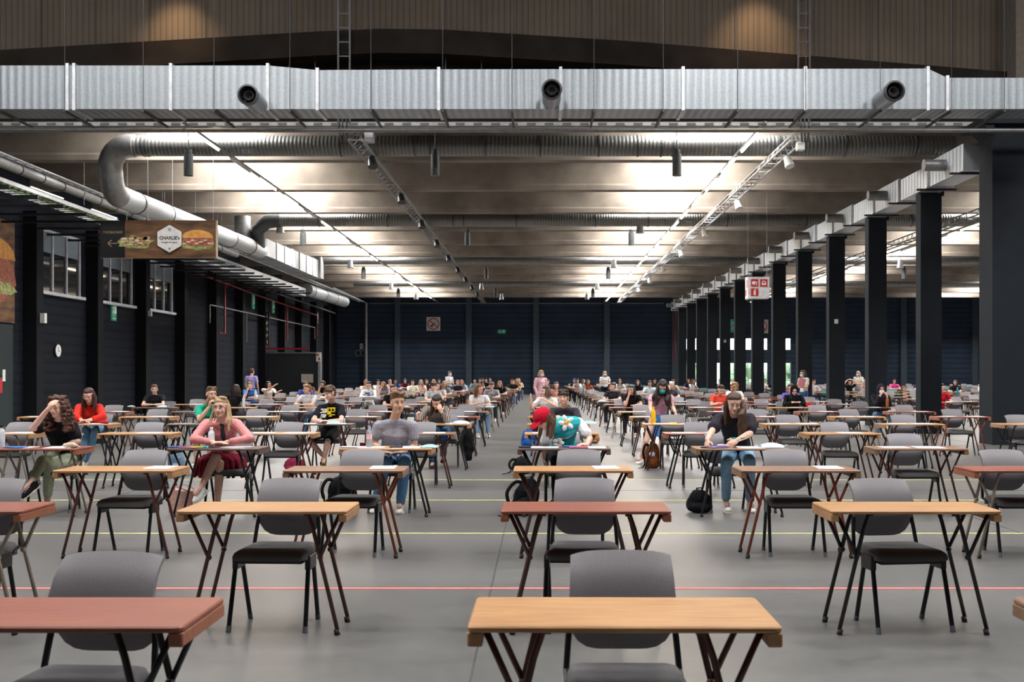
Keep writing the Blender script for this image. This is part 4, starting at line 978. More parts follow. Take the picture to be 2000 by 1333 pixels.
for p in FARP:
    best = None
    for n_ in range(11, 27):
        if abs(ROWY[n_]+.7-p[2]) > 9.5: continue
        X = (p[0]-VX)*(ROWY[n_]+.58)/F_PX
        for c in list(range(-6, 5))+list(range(6, 16)):
            if (n_, c) in OCC: continue
            e = abs(colx_at(c)-X)*3+abs(ROWY[n_]+.7-p[2])*.12
            if best is None or e < best[0]: best = (e, n_, c)
    OCC.add(best[1:]); FARSEAT.append(best[1:])
DESKS = []
for n_ in range(1, 27):
    for c in range(-5, 16):
        X, Y = COLX(c), ROWY[n_]
        if c == 5 or (n_, c) == (5, 3): continue
        if c > 5: X += .55
        if n_ < 7 and c < -4: continue
        if c == 0 and n_ > 13: continue
        if c > 4 and Y < 24.5: continue
        if c == 4 and Y < 24 and n_ not in (6, 7, 8, 9): continue
        s_ = F_PX/(Y+.6)
        if (n_, c) == (1, 1): X += .02
        if VX+(X+.55)*s_ < -5 or VX+(X-.55)*s_ > 2005: continue
        if c > 5 and VX+(X-.5)*s_ > 1945: continue
        DESKS.append((n_, c, X, Y))
DESKS.sort(key=lambda q: q[3])
farm_d, farm_c = MB(), MB()
cnt = 0
for n_, c, X, Y in DESKS:
    rr = random.Random(n_*100+c)
    look = LOOK.get((n_, c)) or (rr.choice(['oak', 'oak', 'mid', 'red', 'dark', 'dark', 'mid']), rr.choice(['black', 'black', 'maroon', 'brown', 'black', 'beige' if n_ < 12 else 'black']))
    jx = rr.uniform(-.03, .03) if n_ > 2 else 0; rz = rr.uniform(-.012, .012); cz = rr.uniform(-.10, .10)
    if (n_, c) == (2, 1): rz = -.0; cz = .12
    if (n_, c) == (2, 1): X += .03
    if (n_, c) == (2, -1): cz = -.05
    full = n_ <= 8
    cy = Y+.32+(.30 if (n_, c) in OCC else rr.uniform(0, .05))
    cx = X+jx+rr.uniform(-.03, .03)+(.02 if (n_, c) != (2, -1) else .0)
    if (n_, c) == (4, 1): cx = X-.06
    occ = (n_, c) in OCC
    cnt += 1
    if cnt <= 300:
        lab = '%s exam desk, %s legs, %s row, %s' % (WN[look[0]].replace(' wooden', '') , LN[look[1]], ORD[n_], colname(c))
        make_desk((X+jx, Y+.2275, 0), rz, look[0], look[1], lab, full)
        make_chair((cx, cy, 0), cz, '%s chair at desk, %s row, %s' % ('occupied grey' if occ else 'empty grey', ORD[n_], colname(c)), full, teal=(n_ > 15 and rr.random() < .3))
    else:
        for mb, parts, loc, r_, mp_ in ((farm_d, DPL, V((X+jx, Y+.2275, 0)), rz, {'wood': 0, 'bat': 0, 'leg': 1}), (farm_c, CPL, V((cx, cy, 0)), cz, {'s': 0, 'b': 0, 'f': 1})):
            R_ = Matrix.Rotation(r_, 3, 'Z')
            for nm, q, k in parts: mb.mi = mp_[k]; mb.add([R_ @ p+loc for p in q.v], q.f)
if farm_d.v:
    tag(farm_d.obj('exam_desk', [WOOD['mid'], LEG['black']]), 'dense rows of exam desks at the very back of the hall', 'desk', 'folding exam desks', 'stuff')
    tag(farm_c.obj('exam_chair', [M_FAB, M_FRAME]), 'dense rows of grey chairs at the very back of the hall', 'chair', 'grey exam chairs', 'stuff')
print('DESKS', len(DESKS))

# ================================================================== PAPERS ON THE DESKS
def paper(X, Y, z, rz, w_, d_, lab, m_=M_PAPER, name='exam_paper', cat='paper', h=.003, group='papers on the desks'):
    o = MB().box((0, 0, h/2), (w_, d_, h)).obj(name, m_, loc=(X, Y, z)); o.rotation_euler = (0, 0, rz)
    return tag(o, lab, cat, group)
for n_, c, X, Y in DESKS:
    rr = random.Random(n_*77+c)
    if n_ < 3 or n_ > 12: continue
    if n_ in (3,) and c == 2: continue
    where = 'desk, %s row, %s' % (ORD[n_], colname(c))
    if n_ == 3: paper(X+.29, Y+.27, DT+.001, rr.uniform(-.1, .1), .21, .297, 'single white paper at right end of '+where)
    elif rr.random() < (.95 if n_ < 9 else .6):
        paper(X+rr.uniform(.12, .3), Y+.2, DT+.001, rr.uniform(-.15, .15), .30, .30, 'white papers on right half of '+where)
        if rr.random() < .5 or n_ == 4: paper(X-.22, Y+.2, DT+.001, rr.uniform(-.2, .2), .30, .22, 'white papers on left half of '+where)

# ================================================================== PEOPLE
SCR = bpy.data.scenes.new('scratch')
def remesh(mb, voxel, smooth=2, name='m', rnd_=0.0, seed=0):
    me = mb.mesh(name, []); o = bpy.data.objects.new(name, me); SCR.collection.objects.link(o)
    r = o.modifiers.new('r', 'REMESH'); r.mode = 'VOXEL'; r.voxel_size = voxel; r.use_smooth_shade = True
    s_ = o.modifiers.new('s', 'SMOOTH'); s_.factor = .5; s_.iterations = smooth
    vl = SCR.view_layers[0]; vl.update(); out = bpy.data.meshes.new_from_object(o.evaluated_get(vl.depsgraph)); out.name = name
    bpy.data.objects.remove(o); bpy.data.meshes.remove(me)
    if rnd_:
        ns = [v.normal.copy() for v in out.vertices]; flat = []
        for v, n_ in zip(out.vertices, ns): flat.extend(v.co+n_*(mnoise.noise(v.co*9+V((seed, 0, 0)))+.5*mnoise.noise(v.co*26))*rnd_)
        out.vertices.foreach_set('co', flat); out.update()
    out.polygons.foreach_set('use_smooth', [True]*len(out.polygons))
    return out
def unit(v): return v.normalized()
def head_frame(J):
    F = unit(V(J['face'])); U = V(J.get('up', (0, 0, 1))); U = unit(U-F*U.dot(F)); R = U.cross(F)
    return F, U, R
def rot_yaw(v, a): return Matrix.Rotation(a, 3, 'Z') @ v
def hand(mb, w_, d, n_, s=1.0, curl=.35, side=1, detail=True):
    """palm, four unequal bent fingers and a thumb leaving the side of the palm"""
    d = unit(V(d)); n_ = V(n_); n_ = unit(n_-d*n_.dot(d)); sd = d.cross(n_)*side
    if not detail:
        mb.ell(w_+d*.055*s, (.026*s, .017*s, .06*s), (sd, n_, d), 8, 6); mb.cap(w_+d*.03*s+sd*.02*s, w_+d*.08*s+sd*.05*s+n_*.01, .012*s, .01*s, 6); return
    mb.ell(w_+d*.045*s, (.040*s, .017*s, .052*s), (sd, n_, d), 12, 8)
    for k, L in ((-1.5, .058), (-.5, .070), (.5, .075), (1.5, .066)):
        b = w_+d*(.082-.006*abs(k))*s+sd*k*.0205*s; sp = d+sd*k*.05
        c1 = curl; p1 = b+unit(sp*math.cos(c1)+n_*math.sin(c1))*L*.5*s
        p2 = p1+unit(sp*math.cos(c1*2.1)+n_*math.sin(c1*2.1))*L*.32*s
        p3 = p2+unit(sp*math.cos(c1*3)+n_*math.sin(c1*3))*L*.2*s
        mb.cap(b, p1, .0098*s, .0092*s, 8); mb.cap(p1, p2, .0090*s, .0084*s, 8); mb.cap(p2, p3, .0083*s, .0075*s, 8)
    b = w_+d*.028*s+sd*.030*s; p1 = b+unit(d*.6+sd*.75+n_*.3)*.035*s; p2 = p1+unit(d*.9+sd*.35+n_*.35)*.03*s
    mb.cap(b-sd*.01*s, p1, .014*s, .0115*s, 8); mb.cap(p1, p2, .011*s, .0095*s, 8)
def torso(mb, pts, ws, ds, right, n=9):
    right = V(right)
    for i in range(len(pts)-1):
        for k in range(n):
            t = k/n; p = pts[i].lerp(pts[i+1], t); ax = unit(pts[i+1]-pts[i]); r = unit(right-ax*right.dot(ax)); f = ax.cross(r)
            w_ = ws[i]*(1-t)+ws[i+1]*t; d = ds[i]*(1-t)+ds[i+1]*t
            mb.ell(p, (w_, d, .05), (r, f, ax), 14, 6)
def hair_parts(mb, style, hc, F, U, R, s, neck, rr):
    E = lambda c, rad: mb.ell(c, [q*s for q in rad], (R, F, U), 14, 10)
    P = lambda r_, f, u: hc+R*r_*s+F*f*s+U*u*s
    if style == 'bald': return
    if style == 'hijab':
        E(P(0, -.028, .02), (.098, .108, .118)); E(P(0, -.05, -.05), (.095, .085, .11)); mb.cap(P(0, -.02, -.12), neck+V((0, 0, -.06)), .075*s, .11*s)
        mb.ell(neck+V((0, 0, -.10))+F*.04, (.15, .10, .11)); return
    E(P(0, -.014, .070), (.079, .088, .051)); E(P(0, -.034, .05), (.081, .080, .07)); E(P(0, -.048, .0), (.076, .062, .086))
    if style in ('short', 'quiff'):
        for i in range(14): E(P(rr.uniform(-.055, .055), rr.uniform(-.06, .045), .098+rr.uniform(-.01, .018)), (.028, .03, .022))
        if style == 'quiff':
            for i in range(8): E(P(rr.uniform(-.05, .05), .045+rr.uniform(0, .022), .10+rr.uniform(-.005, .025)), (.026, .028, .022))
    if style in ('bowl', 'fringe'):
        for i in range(16): a = -1.35+2.7*i/15; E(P(.080*math.sin(a), .080*math.cos(a)-.012, .058-.012*abs(a)), (.019, .015, .030))
        for i in range(10): E(P(rr.uniform(-.055, .055), rr.uniform(-.05, .05), .10), (.032, .032, .022))
    if style == 'bun': E(P(0, -.10, .075), (.045, .04, .042)); E(P(.0, -.095, .06), (.03, .05, .03))
    if style == 'pony': mb.tube([P(0, -.09, .03), P(.02, -.15, .02), P(.03, -.165, -.06), P(.03, -.14, -.15)], [.02, .034, .032, .012], 8)
    L = {'long': .24, 'verylong': .42, 'wavy': .12, 'bob': .12}.get(style, 0)
    if L:
        wob = .03 if style == 'wavy' else .008
        for i in range(26 if L > .15 else 34):
            a = PI*.36+PI*1.28*rr.random(); x = math.sin(a)*.078; f = math.cos(a)*.085-.02
            top = P(x, f, .03); d_ = rr.uniform(.85, 1.05)*L
            mid = P(x*1.16+rr.uniform(-wob, wob), f*1.12+rr.uniform(-wob, wob), -.07); bot = P(x*1.3+rr.uniform(-wob, wob)*1.4, f*1.1-.005+rr.uniform(-wob, wob), .0)+V((0, 0, -1))*d_*s
            mb.tube([top, mid, mid.lerp(bot, .5)+R*rr.uniform(-wob, wob), bot], [.02*s, .024*s, .022*s, .008*s], 6)
    if style in ('curly', 'bigcurly'):
        big = style == 'bigcurly'
        for i in range(900 if big else 70):
            a = PI*(.30 if big else .24)+PI*(1.40 if big else 1.52)*rr.random(); u = rr.uniform(-.27 if big else -.12, .085)
            k = (1.25+rr.uniform(-.1, .75)*min(1, max(0, (.07-u)/.14))) if big else 1.2
            E(P(math.sin(a)*.078*k, math.cos(a)*.08*k-.02, u), [rr.uniform(.011, .020) if big else rr.uniform(.018, .03)]*3)
        for i in range(30): E(P(rr.uniform(-.075, .075), rr.uniform(-.08, .05), .10+rr.uniform(-.01, .02)), [rr.uniform(.02, .03)]*3)
SEG = lambda J, a, b, t: V(J[a]).lerp(V(J[b]), t)
def person(J, style, label, group='people in the hall', det=2, base=None, name='person'):
    """J: world joints. L / R are the sides as seen in the photograph (image left / right)."""
    vox = {2: .0062, 1: .0105}[det]; rr = random.Random(len(label)*7+int(V(J['head']).x*100)); s = style.get('s', 1.0)
    hc = V(J['head']); F, U, R = head_frame(J); neck = V(J['neck']); pel = V(J['pelvis'])
    shL, shR = V(J['shL']), V(J['shR']); side = unit(shR-shL); chest = (shL+shR)/2
    base = V(base) if base is not None else V((pel.x, pel.y, 0))
    skin = M_SKIN[style.get('skin', 'fair')]
    J = {k: V(v) for k, v in J.items()}
    # --- body
    b = MB()
    b.ell(hc-F*.012*s+U*.028*s, (.074*s, .092*s, .088*s), (R, F, U), 18, 14)
    b.ell(hc+F*.012*s-U*.040*s, (.060*s, .069*s, .064*s), (R, F, U), 16, 12)
    b.ell(hc+F*.056*s-U*.084*s, (.030*s, .022*s, .020*s), (R, F, U))
    b.cap(hc+F*.088*s-U*.030*s-R*.008*s, hc+F*.088*s-U*.030*s+R*.008*s, .0095*s, .0095*s, 8)
    b.cap(hc+F*.082*s+U*.004*s, hc+F*.098*s-U*.028*s, .0075*s, .0125*s, 8)
    for q in (-1, 1):
        b.ell(hc+R*q*.076*s-F*.008*s-U*.008*s, (.010*s, .021*s, .031*s), (R, F, U), 8, 8)
        b.ell(hc+R*q*.036*s+F*.052*s-U*.028*s, (.026*s, .023*s, .026*s), (R, F, U))
        b.ell(hc+R*q*.034*s+F*.075*s+U*.028*s, (.022*s, .012*s, .008*s), (R, F, U))
    b.cap(hc-U*.07*s-F*.032*s, neck, .050*s, .056*s, 12); b.cap(neck, chest, .055*s, .07*s)
    if style.get('nude_shoulders'): b.cap(shL, shR, .045, .045)
    torso(b, [pel+V((0, 0, .02)), pel.lerp(chest, .5), chest-V((0, 0, .04))], [.12, .10, .115], [.08, .07, .07], side, 5)
    for q in 'LR':
        sh, el, wr = J['sh'+q], J['el'+q], J['wr'+q]
        b.cap(chest, sh, .05, .045); b.cap(sh, neck+V((0, 0, -.03)), .032, .045); b.cap(sh, sh.lerp(el, .45), .046*s, .043*s); b.cap(sh.lerp(el, .45), el, .043*s, .035*s)
        b.cap(el, el.lerp(wr, .3), .036*s, .037*s); b.cap(el.lerp(wr, .3), wr, .037*s, .0235*s)
        hd = J.get('hd'+q, wr-el); hn = J.get('hn'+q, V((0, 0, -1)))
        hand(b, wr, hd, hn, s, style.get('curl'+q, .35), 1 if (q == 'L') == (style.get('flip'+q, 1) > 0) else -1, det == 2)
        hip = pel+side*(.085 if q == 'R' else -.085)+V((0, 0, -.01)); kn, an = J['kn'+q], J['an'+q]
        b.cap(hip, kn, .078, .050); b.cap(kn, kn.lerp(an, .3), .050, .052); b.cap(kn.lerp(an, .3), an, .052, .032)
        b.cap(an, an+unit(J.get('toe'+q, V((0, -1, -.2))))*.1, .03, .03)
    for p in range(len(b.v)): b.v[p] = b.v[p]-base
    me = remesh(b, vox, 2, name); me.materials.append(skin)
    root = bpy.data.objects.new(name, me); col.objects.link(root); root.location = base
    tag(root, label, 'person', group)
    def child(mb, nm, m_, voxel=vox*1.3, sm_=2, raw=False, rn=0.0):
        for p in range(len(mb.v)): mb.v[p] = mb.v[p]-base
        me = mb.mesh(nm, [], True) if raw else remesh(mb, voxel, sm_, nm, rn, 3)
        me.materials.append(m_); o = bpy.data.objects.new(nm, me); col.objects.link(o); o.parent = root; return o
    # --- top
    t = MB(); w_ = style.get('bulk', 1.0); waist = pel+V((0, 0, .03)) if not style.get('crop') else pel.lerp(chest, .3)
    low = chest-unit(chest-pel)*.08
    torso(t, [waist, waist.lerp(low, .5), low, chest+V((0, 0, .0))], [.155*w_, .140*w_, .168*w_, .15*w_], [.118*w_, .108*w_, .115*w_, .075], side, 10)
    t.cap(shL, shR, .056*w_, .056*w_)
    if not style.get('open_neck'): t.cap(chest, neck+V((0, 0, -.025)), .07, .066*s)
    sl = style.get('sleeve', .52); slr = style.get('slr', 1.0)
    for q in 'LR':
        sh, el, wr = J['sh'+q], J['el'+q], J['wr'+q]; t.cap(chest, sh, .072, .058*w_); t.cap(sh, neck+(sh-neck)*.2+V((0, 0, -.022)), .054, .044)
        if sl <= 1: e_ = sh.lerp(el, sl); t.cap(sh, e_, .062*w_, .060*w_*slr)
        else:
            t.cap(sh, el, .062*w_, .050*slr); k_ = el.lerp(wr, sl-1); t.cap(el, k_, .050*slr, .040*slr)
    top_m = style['top_mat'] if 'top_mat' in style else cloth(style['top'])
    if style.get('vest'):
        v_ = MB(); torso(v_, [waist, waist.lerp(low, .5), low, chest+V((0, 0, .02))], [.162*w_, .148*w_, .172*w_, .14*w_], [.125*w_, .115*w_, .122*w_, .085], side, 6)
        v_.cap(shL.lerp(shR, .12), shL.lerp(shR, .88), .075*w_, .075*w_); v_.cap(chest, shL.lerp(shR, .12), .10, .08); v_.cap(chest, shL.lerp(shR, .88), .10, .08); v_.cap(chest+V((0, 0, .0)), neck+V((0, 0, -.02)), .085, .07); child(v_, 'knitted_vest', cloth(style['vest']), rn=.003)
    child(t, style.get('topname', 't_shirt'), top_m, rn=.006)
    # --- legs
    if style.get('skirt'):
        k_ = MB(); kk = (J['knL']+J['knR'])/2
        if style['skirt'] == 'sit':
            for q in 'LR':
                hip = pel+side*(.09 if q == 'R' else -.09); k_.cap(hip, hip.lerp(J['kn'+q], .62), .11, .105)
            k_.ell(pel+V((0, 0, .0)), (.19, .16, .12)); m_ = pel.lerp(kk, .5)
            for i in range(22):
                a = PI*i/11; p = pel+V((.24*math.cos(a), -.16+.2*math.sin(a), .02)); qd = p+V((.07*math.cos(a)+.015*(-1)**i, .02*math.sin(a), -.19 if p.y < pel.y+.1 and abs(math.cos(a)) > .35 else -.06))
                if abs(math.cos(a)) > .35: k_.tube([p+V((-.08*math.cos(a), 0, .03)), p, qd], [.05, .035, .022], 6)
        else:
            rs = []
            for t_, ww in ((0, .135), (.25, .165), (.6, .185), (1, .20)):
                c_ = pel+V((0, 0, .10)).lerp(V((0, 0, -.33)), t_); rs.append([c_+side*ww*math.cos(2*PI*i/24)+V((0, 1, 0))*ww*.72*math.sin(2*PI*i/24) for i in range(24)])
            k_.rings(rs)
        child(k_, 'skirt', cloth(style['skirtc']), rn=.006)
    else:
        k_ = MB(); lg = style.get('leg_len', .92); lr = style.get('leg_r', 1.0)
        torso(k_, [pel-V((0, 0, .04)), pel+V((0, 0, .10))], [.168, .150], [.128, .112], side, 4)
        for q in 'LR':
            hip = pel+side*(.088 if q == 'R' else -.088); kn, an = J['kn'+q], J['an'+q]
            if lg > 0:
                k_.cap(hip, kn, .092*lr, .066*lr); e_ = kn.lerp(an, lg); k_.cap(kn, e_, .066*lr, .050*lr if lg > .5 else .066*lr)
            else: k_.cap(hip, hip.lerp(kn, .86), .10*lr, .088*lr)
        child(k_, style.get('legname', 'trousers'), cloth(style['legs']), rn=.005)
    # --- shoes
    if style.get('shoes', '#dddddd'):
        for q in 'LR':
            an = J['an'+q]; td = unit(J.get('toe'+q, V((0, -1, -.12)))); so = MB()
            upv = V((0, 0, 1)); sd = unit(td.cross(upv)); nn = unit(sd.cross(td)); h = an-nn*.055
            so.ell(h+td*.01, (.038, .055, .04), (sd, td, nn), 10, 8); so.ell(h+td*.10, (.046, .085, .032), (sd, td, nn), 12, 8); so.cap(an-nn*.02, h+td*.06, .042, .038)
            o = child(so, 'shoe', cloth(style['shoes'] if 'shoes' in style else '#d9d9d9'), vox*1.3, 1)
            if det == 2:
                sl_ = MB(); sl_.ell(h+td*.065-nn*.028, (.049, .135, .012), (sd, td, nn), 14, 6)
                so2 = child(sl_, 'sole', cloth('#d8d4cc'), raw=True); so2.parent = o
                if style.get('laces'):
                    lc = MB()
                    for i in range(4): lc.cap(h+td*(.05+.022*i)+nn*(.036-.004*i)-sd*.026, h+td*(.06+.022*i)+nn*(.036-.004*i)+sd*.026, .004, .004, 5)
                    l2 = child(lc, 'laces', cloth(style['laces']), raw=True); l2.parent = o
    # --- hair
    hs = style.get('hair_style', 'short')
    if hs != 'bald':
        hm = MB(); hair_parts(hm, hs, hc, F, U, R, s, neck, rr)
        if 'hair_fn' in style: style['hair_fn'](hm, hc, F, U, R, s, J)
        child(hm, 'headscarf' if hs == 'hijab' else 'hair', cloth(style['hair']) if hs == 'hijab' else hairmat(style['hair']), vox if det == 2 else vox*1.2, 1, rn=.004 if det == 2 else .002)
    # --- face
    P = lambda r_, f, u: hc+R*r_*s+F*f*s+U*u*s
    if det == 2:
        closed = style.get('closed', False)
        for q in (-1, 1):
            if not closed:
                e = child(MB().ell(P(q*.032, .0715, .006), (.0135*s, .008*s, .0066*s), (R, F, U), 12, 8), 'eye', cloth('#e8e2dc', .3), raw=True)
                g = style.get('gaze', (0, 0))
                i_ = child(MB().ell(P(q*.032+g[0]*.006, .0785, .006+g[1]*.004), (.0058*s, .003*s, .0060*s), (R, F, U), 10, 6), 'iris', cloth(style.get('iris', '#2e2119'), .2), raw=True); i_.parent = e
            m = MB()
            for k in range(4): a, b_ = -.016+.008*k, -.008+.008*k; m.cap(P(q*.032+a, .0775, .0145-abs(a)*.25 if not closed else .001), P(q*.032+b_, .0775, .0145-abs(b_)*.25 if not closed else .001), .0022*s, .0022*s, 5)
            child(m, 'eyelid', cloth('#5a3326'), raw=True)
            child(MB().cap(P(q*.016, .0845, .031), P(q*.034, .0835, .036), .0032*s, .0034*s, 6).cap(P(q*.034, .0835, .036), P(q*.050, .074, .030), .0034*s, .002*s, 6), 'eyebrow', hairmat(style.get('brow', style['hair'])), raw=True)
        child(MB().ell(P(0, .0805, -.0575), (.019*s, .0055*s, .0032*s), (R, F, U), 12, 6).ell(P(0, .0795, -.0645), (.0155*s, .0055*s, .0042*s), (R, F, U), 12, 6), 'lips', cloth('#b87a6e' if style.get('skin', 'fair') == 'fair' else '#95504a', .5), raw=True)
    else:
        m = MB()
        for q in (-1, 1): m.ell(P(q*.032, .078, .008), (.014*s, .006*s, .007*s), (R, F, U), 6, 4).ell(P(q*.034, .084, .032), (.017*s, .004*s, .004*s), (R, F, U), 6, 4)
        if not style.get('mask'): m.ell(P(0, .080, -.062), (.018*s, .005*s, .005*s), (R, F, U), 6, 4)
        child(m, 'facial_features', cloth('#3a221b'), raw=True)
    if style.get('mask'):
        child(MB().ell(P(0, .058, -.05), (.062*s, .052*s, .052*s), (R, F, U), 14, 10), 'face_mask', cloth(style['mask'], .7), raw=True)
    if style.get('glasses'):
        m = MB()
        for q in (-1, 1):
            c_ = P(q*.034, .092, .004); m.rings([[c_+(R*math.cos(2*PI*i/14)*r_+U*math.sin(2*PI*i/14)*r_*.85)*s+F*f_ for i in range(14)] for r_, f_ in ((.021, 0), (.025, 0), (.025, .004), (.021, .004), (.021, 0))], cap=False)
            m.cap(P(q*.058, .09, .008), P(q*.078, .0, .008), .0025, .0025, 5)
        m.cap(P(-.012, .095, .008), P(.012, .095, .008), .0025, .0025, 5); child(m, 'glasses', cloth(style['glasses'], .4), raw=True)
    return root, child
def A(px, py, Y): return at(px, py, Y)
# ---- the nearer people, joints taken from the photograph with a distance each
def tie_fn(child, J):
    c = (J['shL']+J['shR'])/2; m = MB(); n_ = V((0, -1, 0))
    a = A(432, 829, 11.72); b = A(434, 838, 11.66); e = A(438, 862, 11.60)
    m.ell(a, (.022, .015, .02)); m.tube([b+V((0, .02, .05)), b, b.lerp(e, .5)+V((0, -.01, 0)), e], [.012, .021, .027, .018], 8); child(m, 'tie', cloth('#141216'), raw=True)
    m = MB()
    for q in (-1, 1): m.prism([(0, 0), (q*.075, -.005), (q*.055, -.055), (q*.01, -.02)], 0, .012, 'y')
    m.v = [p+A(431, 826, 11.70) for p in m.v]; child(m, 'collar', cloth('#c98484'), raw=True)
def stray(hm, hc, F, U, R, s, J):
    q = random.Random(6)
    for i in range(20):
        sd = 1 if i % 4 else -1; x = sd*(.076+.012*q.random()); f = q.uniform(-.06, .015); z = q.uniform(-.27, -.17) if sd > 0 else q.uniform(-.17, -.12)
        hm.tube([hc+R*x*.95*s+F*f*s+U*.04, hc+R*(x+sd*.004)*s+F*f*s-U*.05, hc+R*(x+sd*q.uniform(0, .035))*s+F*(f+.03)*s-U*.13, hc+R*(x+sd*q.uniform(.0, .04))*s+F*(f+.05)*s+U*z], [.013, .014, .012, .005], 6)
J2 = dict(head=A(431.5, 798, 11.72), face=(-.10, -1, .05), up=(-.02, 0, 1), neck=A(431, 826, 11.9), pelvis=A(440, 900, 12.32)+V((0, 0, 0)), shL=A(404, 829, 11.95), shR=A(461, 828, 11.95),
          elL=A(378, 858, 11.62), elR=A(489, 858, 11.62), wrL=A(418, 865, 11.58), wrR=A(441, 864.5, 11.60), hdL=(1, -.1, 0), hdR=(-1, -.25, 0), hnL=(0, 0, -1), hnR=(0, 0, -1),
          knL=A(421, 893, 11.86), knR=A(430, 905, 11.95), anL=A(393, 953, 11.75), anR=A(424, 989, 12.0), toeL=V((-.35, -.75, -.55)), toeR=V((-.1, -1, -.1)))
r_, ch = person(J2, dict(top='#c98484', topname='shirt', sleeve=1.75, bulk=1.02, skirt='sit', skirtc='#6d1226', hair='#d8b488', hair_style='short', shoes='#e6e3de', laces='#ffffff', curlL=.15, curlR=.15, gaze=(.4, .5), iris='#4a5a62', brow='#9a7650', hair_fn=stray, s=1.0),
                'seated blond person in a pink shirt, black tie and burgundy skirt, legs crossed')
tie_fn(ch, J2)
J1 = dict(head=A(112, 797, 11.95), face=(-.18, -1, -.12), up=(.03, 0, 1), neck=A(115, 822, 12.08), pelvis=A(128, 893, 12.45), shL=A(89, 833, 12.1), shR=A(142, 834, 12.15),
          elL=A(63, 838, 11.85), elR=A(151, 862, 12.1), wrL=A(93, 800, 11.80), wrR=A(112, 880, 12.0), hdL=(.62, -.02, .75), hnL=(.5, .75, -.3), hdR=(-1, -.2, -.05), hnR=(0, 0, -1),
          knL=A(83, 901, 11.95), knR=A(96, 913, 11.95), anL=A(61, 944, 11.7), anR=A(92, 985, 12.0), toeL=V((-.7, -.6, -.75)), toeR=V((-.1, -1, -.1)))
person(J1, dict(top='#14161d', topname='sweatshirt', sleeve=.62, slr=1.15, legs='#a3ad93', leg_len=.72, leg_r=1.02, hair='#5f3a28', hair_style='bigcurly', shoes='#1d1b1c', laces='#ffffff', closed=True, curlL=.35, s=.98),
       'person with big dark curls and sage trousers, hand on forehead, front left')
J3 = dict(head=A(777, 789, 12.05), face=(.42, -1, .06), up=(0, 0, 1), neck=A(771, 818, 12.15), pelvis=A(770, 893, 12.35), shL=A(739, 833, 12.2), shR=A(806, 833, 12.2),
          elL=A(731, 868, 12.22), elR=A(810, 873, 12.2), wrL=A(752, 885, 12.02), wrR=A(783, 885, 12.0), hdL=(1, -.25, -.02), hnL=(0, -.1, -1), hdR=(-1, -.25, 0), hnR=(0, 0, -1),
          knL=A(752, 905, 11.85), knR=A(791, 906, 11.85), anL=A(734, 985, 12.0), anR=A(782, 986, 11.95), toeL=V((-.1, -1, -.1)), toeR=V((.0, -1, -.1)))
person(J3, dict(top='#9a9aa6', bulk=1.05, legs='#5f8bb5', leg_len=.93, leg_r=1.08, hair='#8a6842', hair_style='quiff', shoes='#d8d4ce', laces='#e9e9e9', skin='warm', gaze=(.7, .1), iris='#5c6468', s=1.02),
       'seated young man in a grey T-shirt and blue jeans gazing right, hands in lap')
def cap_fn(hm, hc, F, U, R, s, J):
    for i in range(14):
        q = random.Random(i); a = A(1066+q.uniform(-4, 8), 815+q.uniform(-5, 5), 11.95+q.uniform(-.08, .02)); e = A(1066+q.uniform(0, 14), 850+q.uniform(-6, 6), 11.84)
        hm.tube([a, a.lerp(e, .4)+V((.03, -.02, .0)), e], [.024, .022, .008], 6)
J4 = dict(head=A(1061, 819, 11.88), face=(-.62, -.52, -.68), up=(-.62, -.45, .75), neck=A(1090, 821, 12.02), pelvis=A(1098, 886, 12.40), shL=A(1074, 834, 11.92), shR=A(1129, 826, 12.15),
          elL=A(1062, 876, 12.0), elR=A(1152, 857, 12.05), wrL=A(1062, 896, 12.0), wrR=A(1147, 868, 11.85), hdL=(.2, -.1, -1), hnL=(.9, 0, 0), hdR=(-.9, -.4, 0), hnR=(0, 0, -1),
          knL=A(1086, 902, 11.95), knR=A(1112, 902, 11.95), anL=A(1087, 985, 12.05), anR=A(1112, 987, 12.05), toeL=V((0, -1, -.1)), toeR=V((0, -1, -.1)))
r_, ch = person(J4, dict(top='#dfdfe4', vest='#2fa9ac', bulk=1.04, sleeve=.66, slr=1.1, legs='#14151b', leg_len=.95, hair='#6b4a33', hair_style='long', shoes='#1a1a1c', closed=True, hair_fn=cap_fn, s=1.0),
       'person in red cap and turquoise flower vest bending down to the left over the desk')
F_, U_, R_ = head_frame(J4); hc = V(J4['head'])
m = MB(); m.ell(hc-F_*.008+U_*.046, (.096, .112, .086), (R_, F_, U_), 20, 12); cap_o = ch(m, 'cap', cloth('#b3122b'), raw=True)
m = MB(); m.ell(hc+F_*.118+U_*.028, (.072, .075, .010), (R_, unit(F_-U_*.25), unit(U_+F_*.25)), 16, 6); bo = ch(m, 'cap_brim', cloth('#b3122b'), raw=True); bo.parent = cap_o
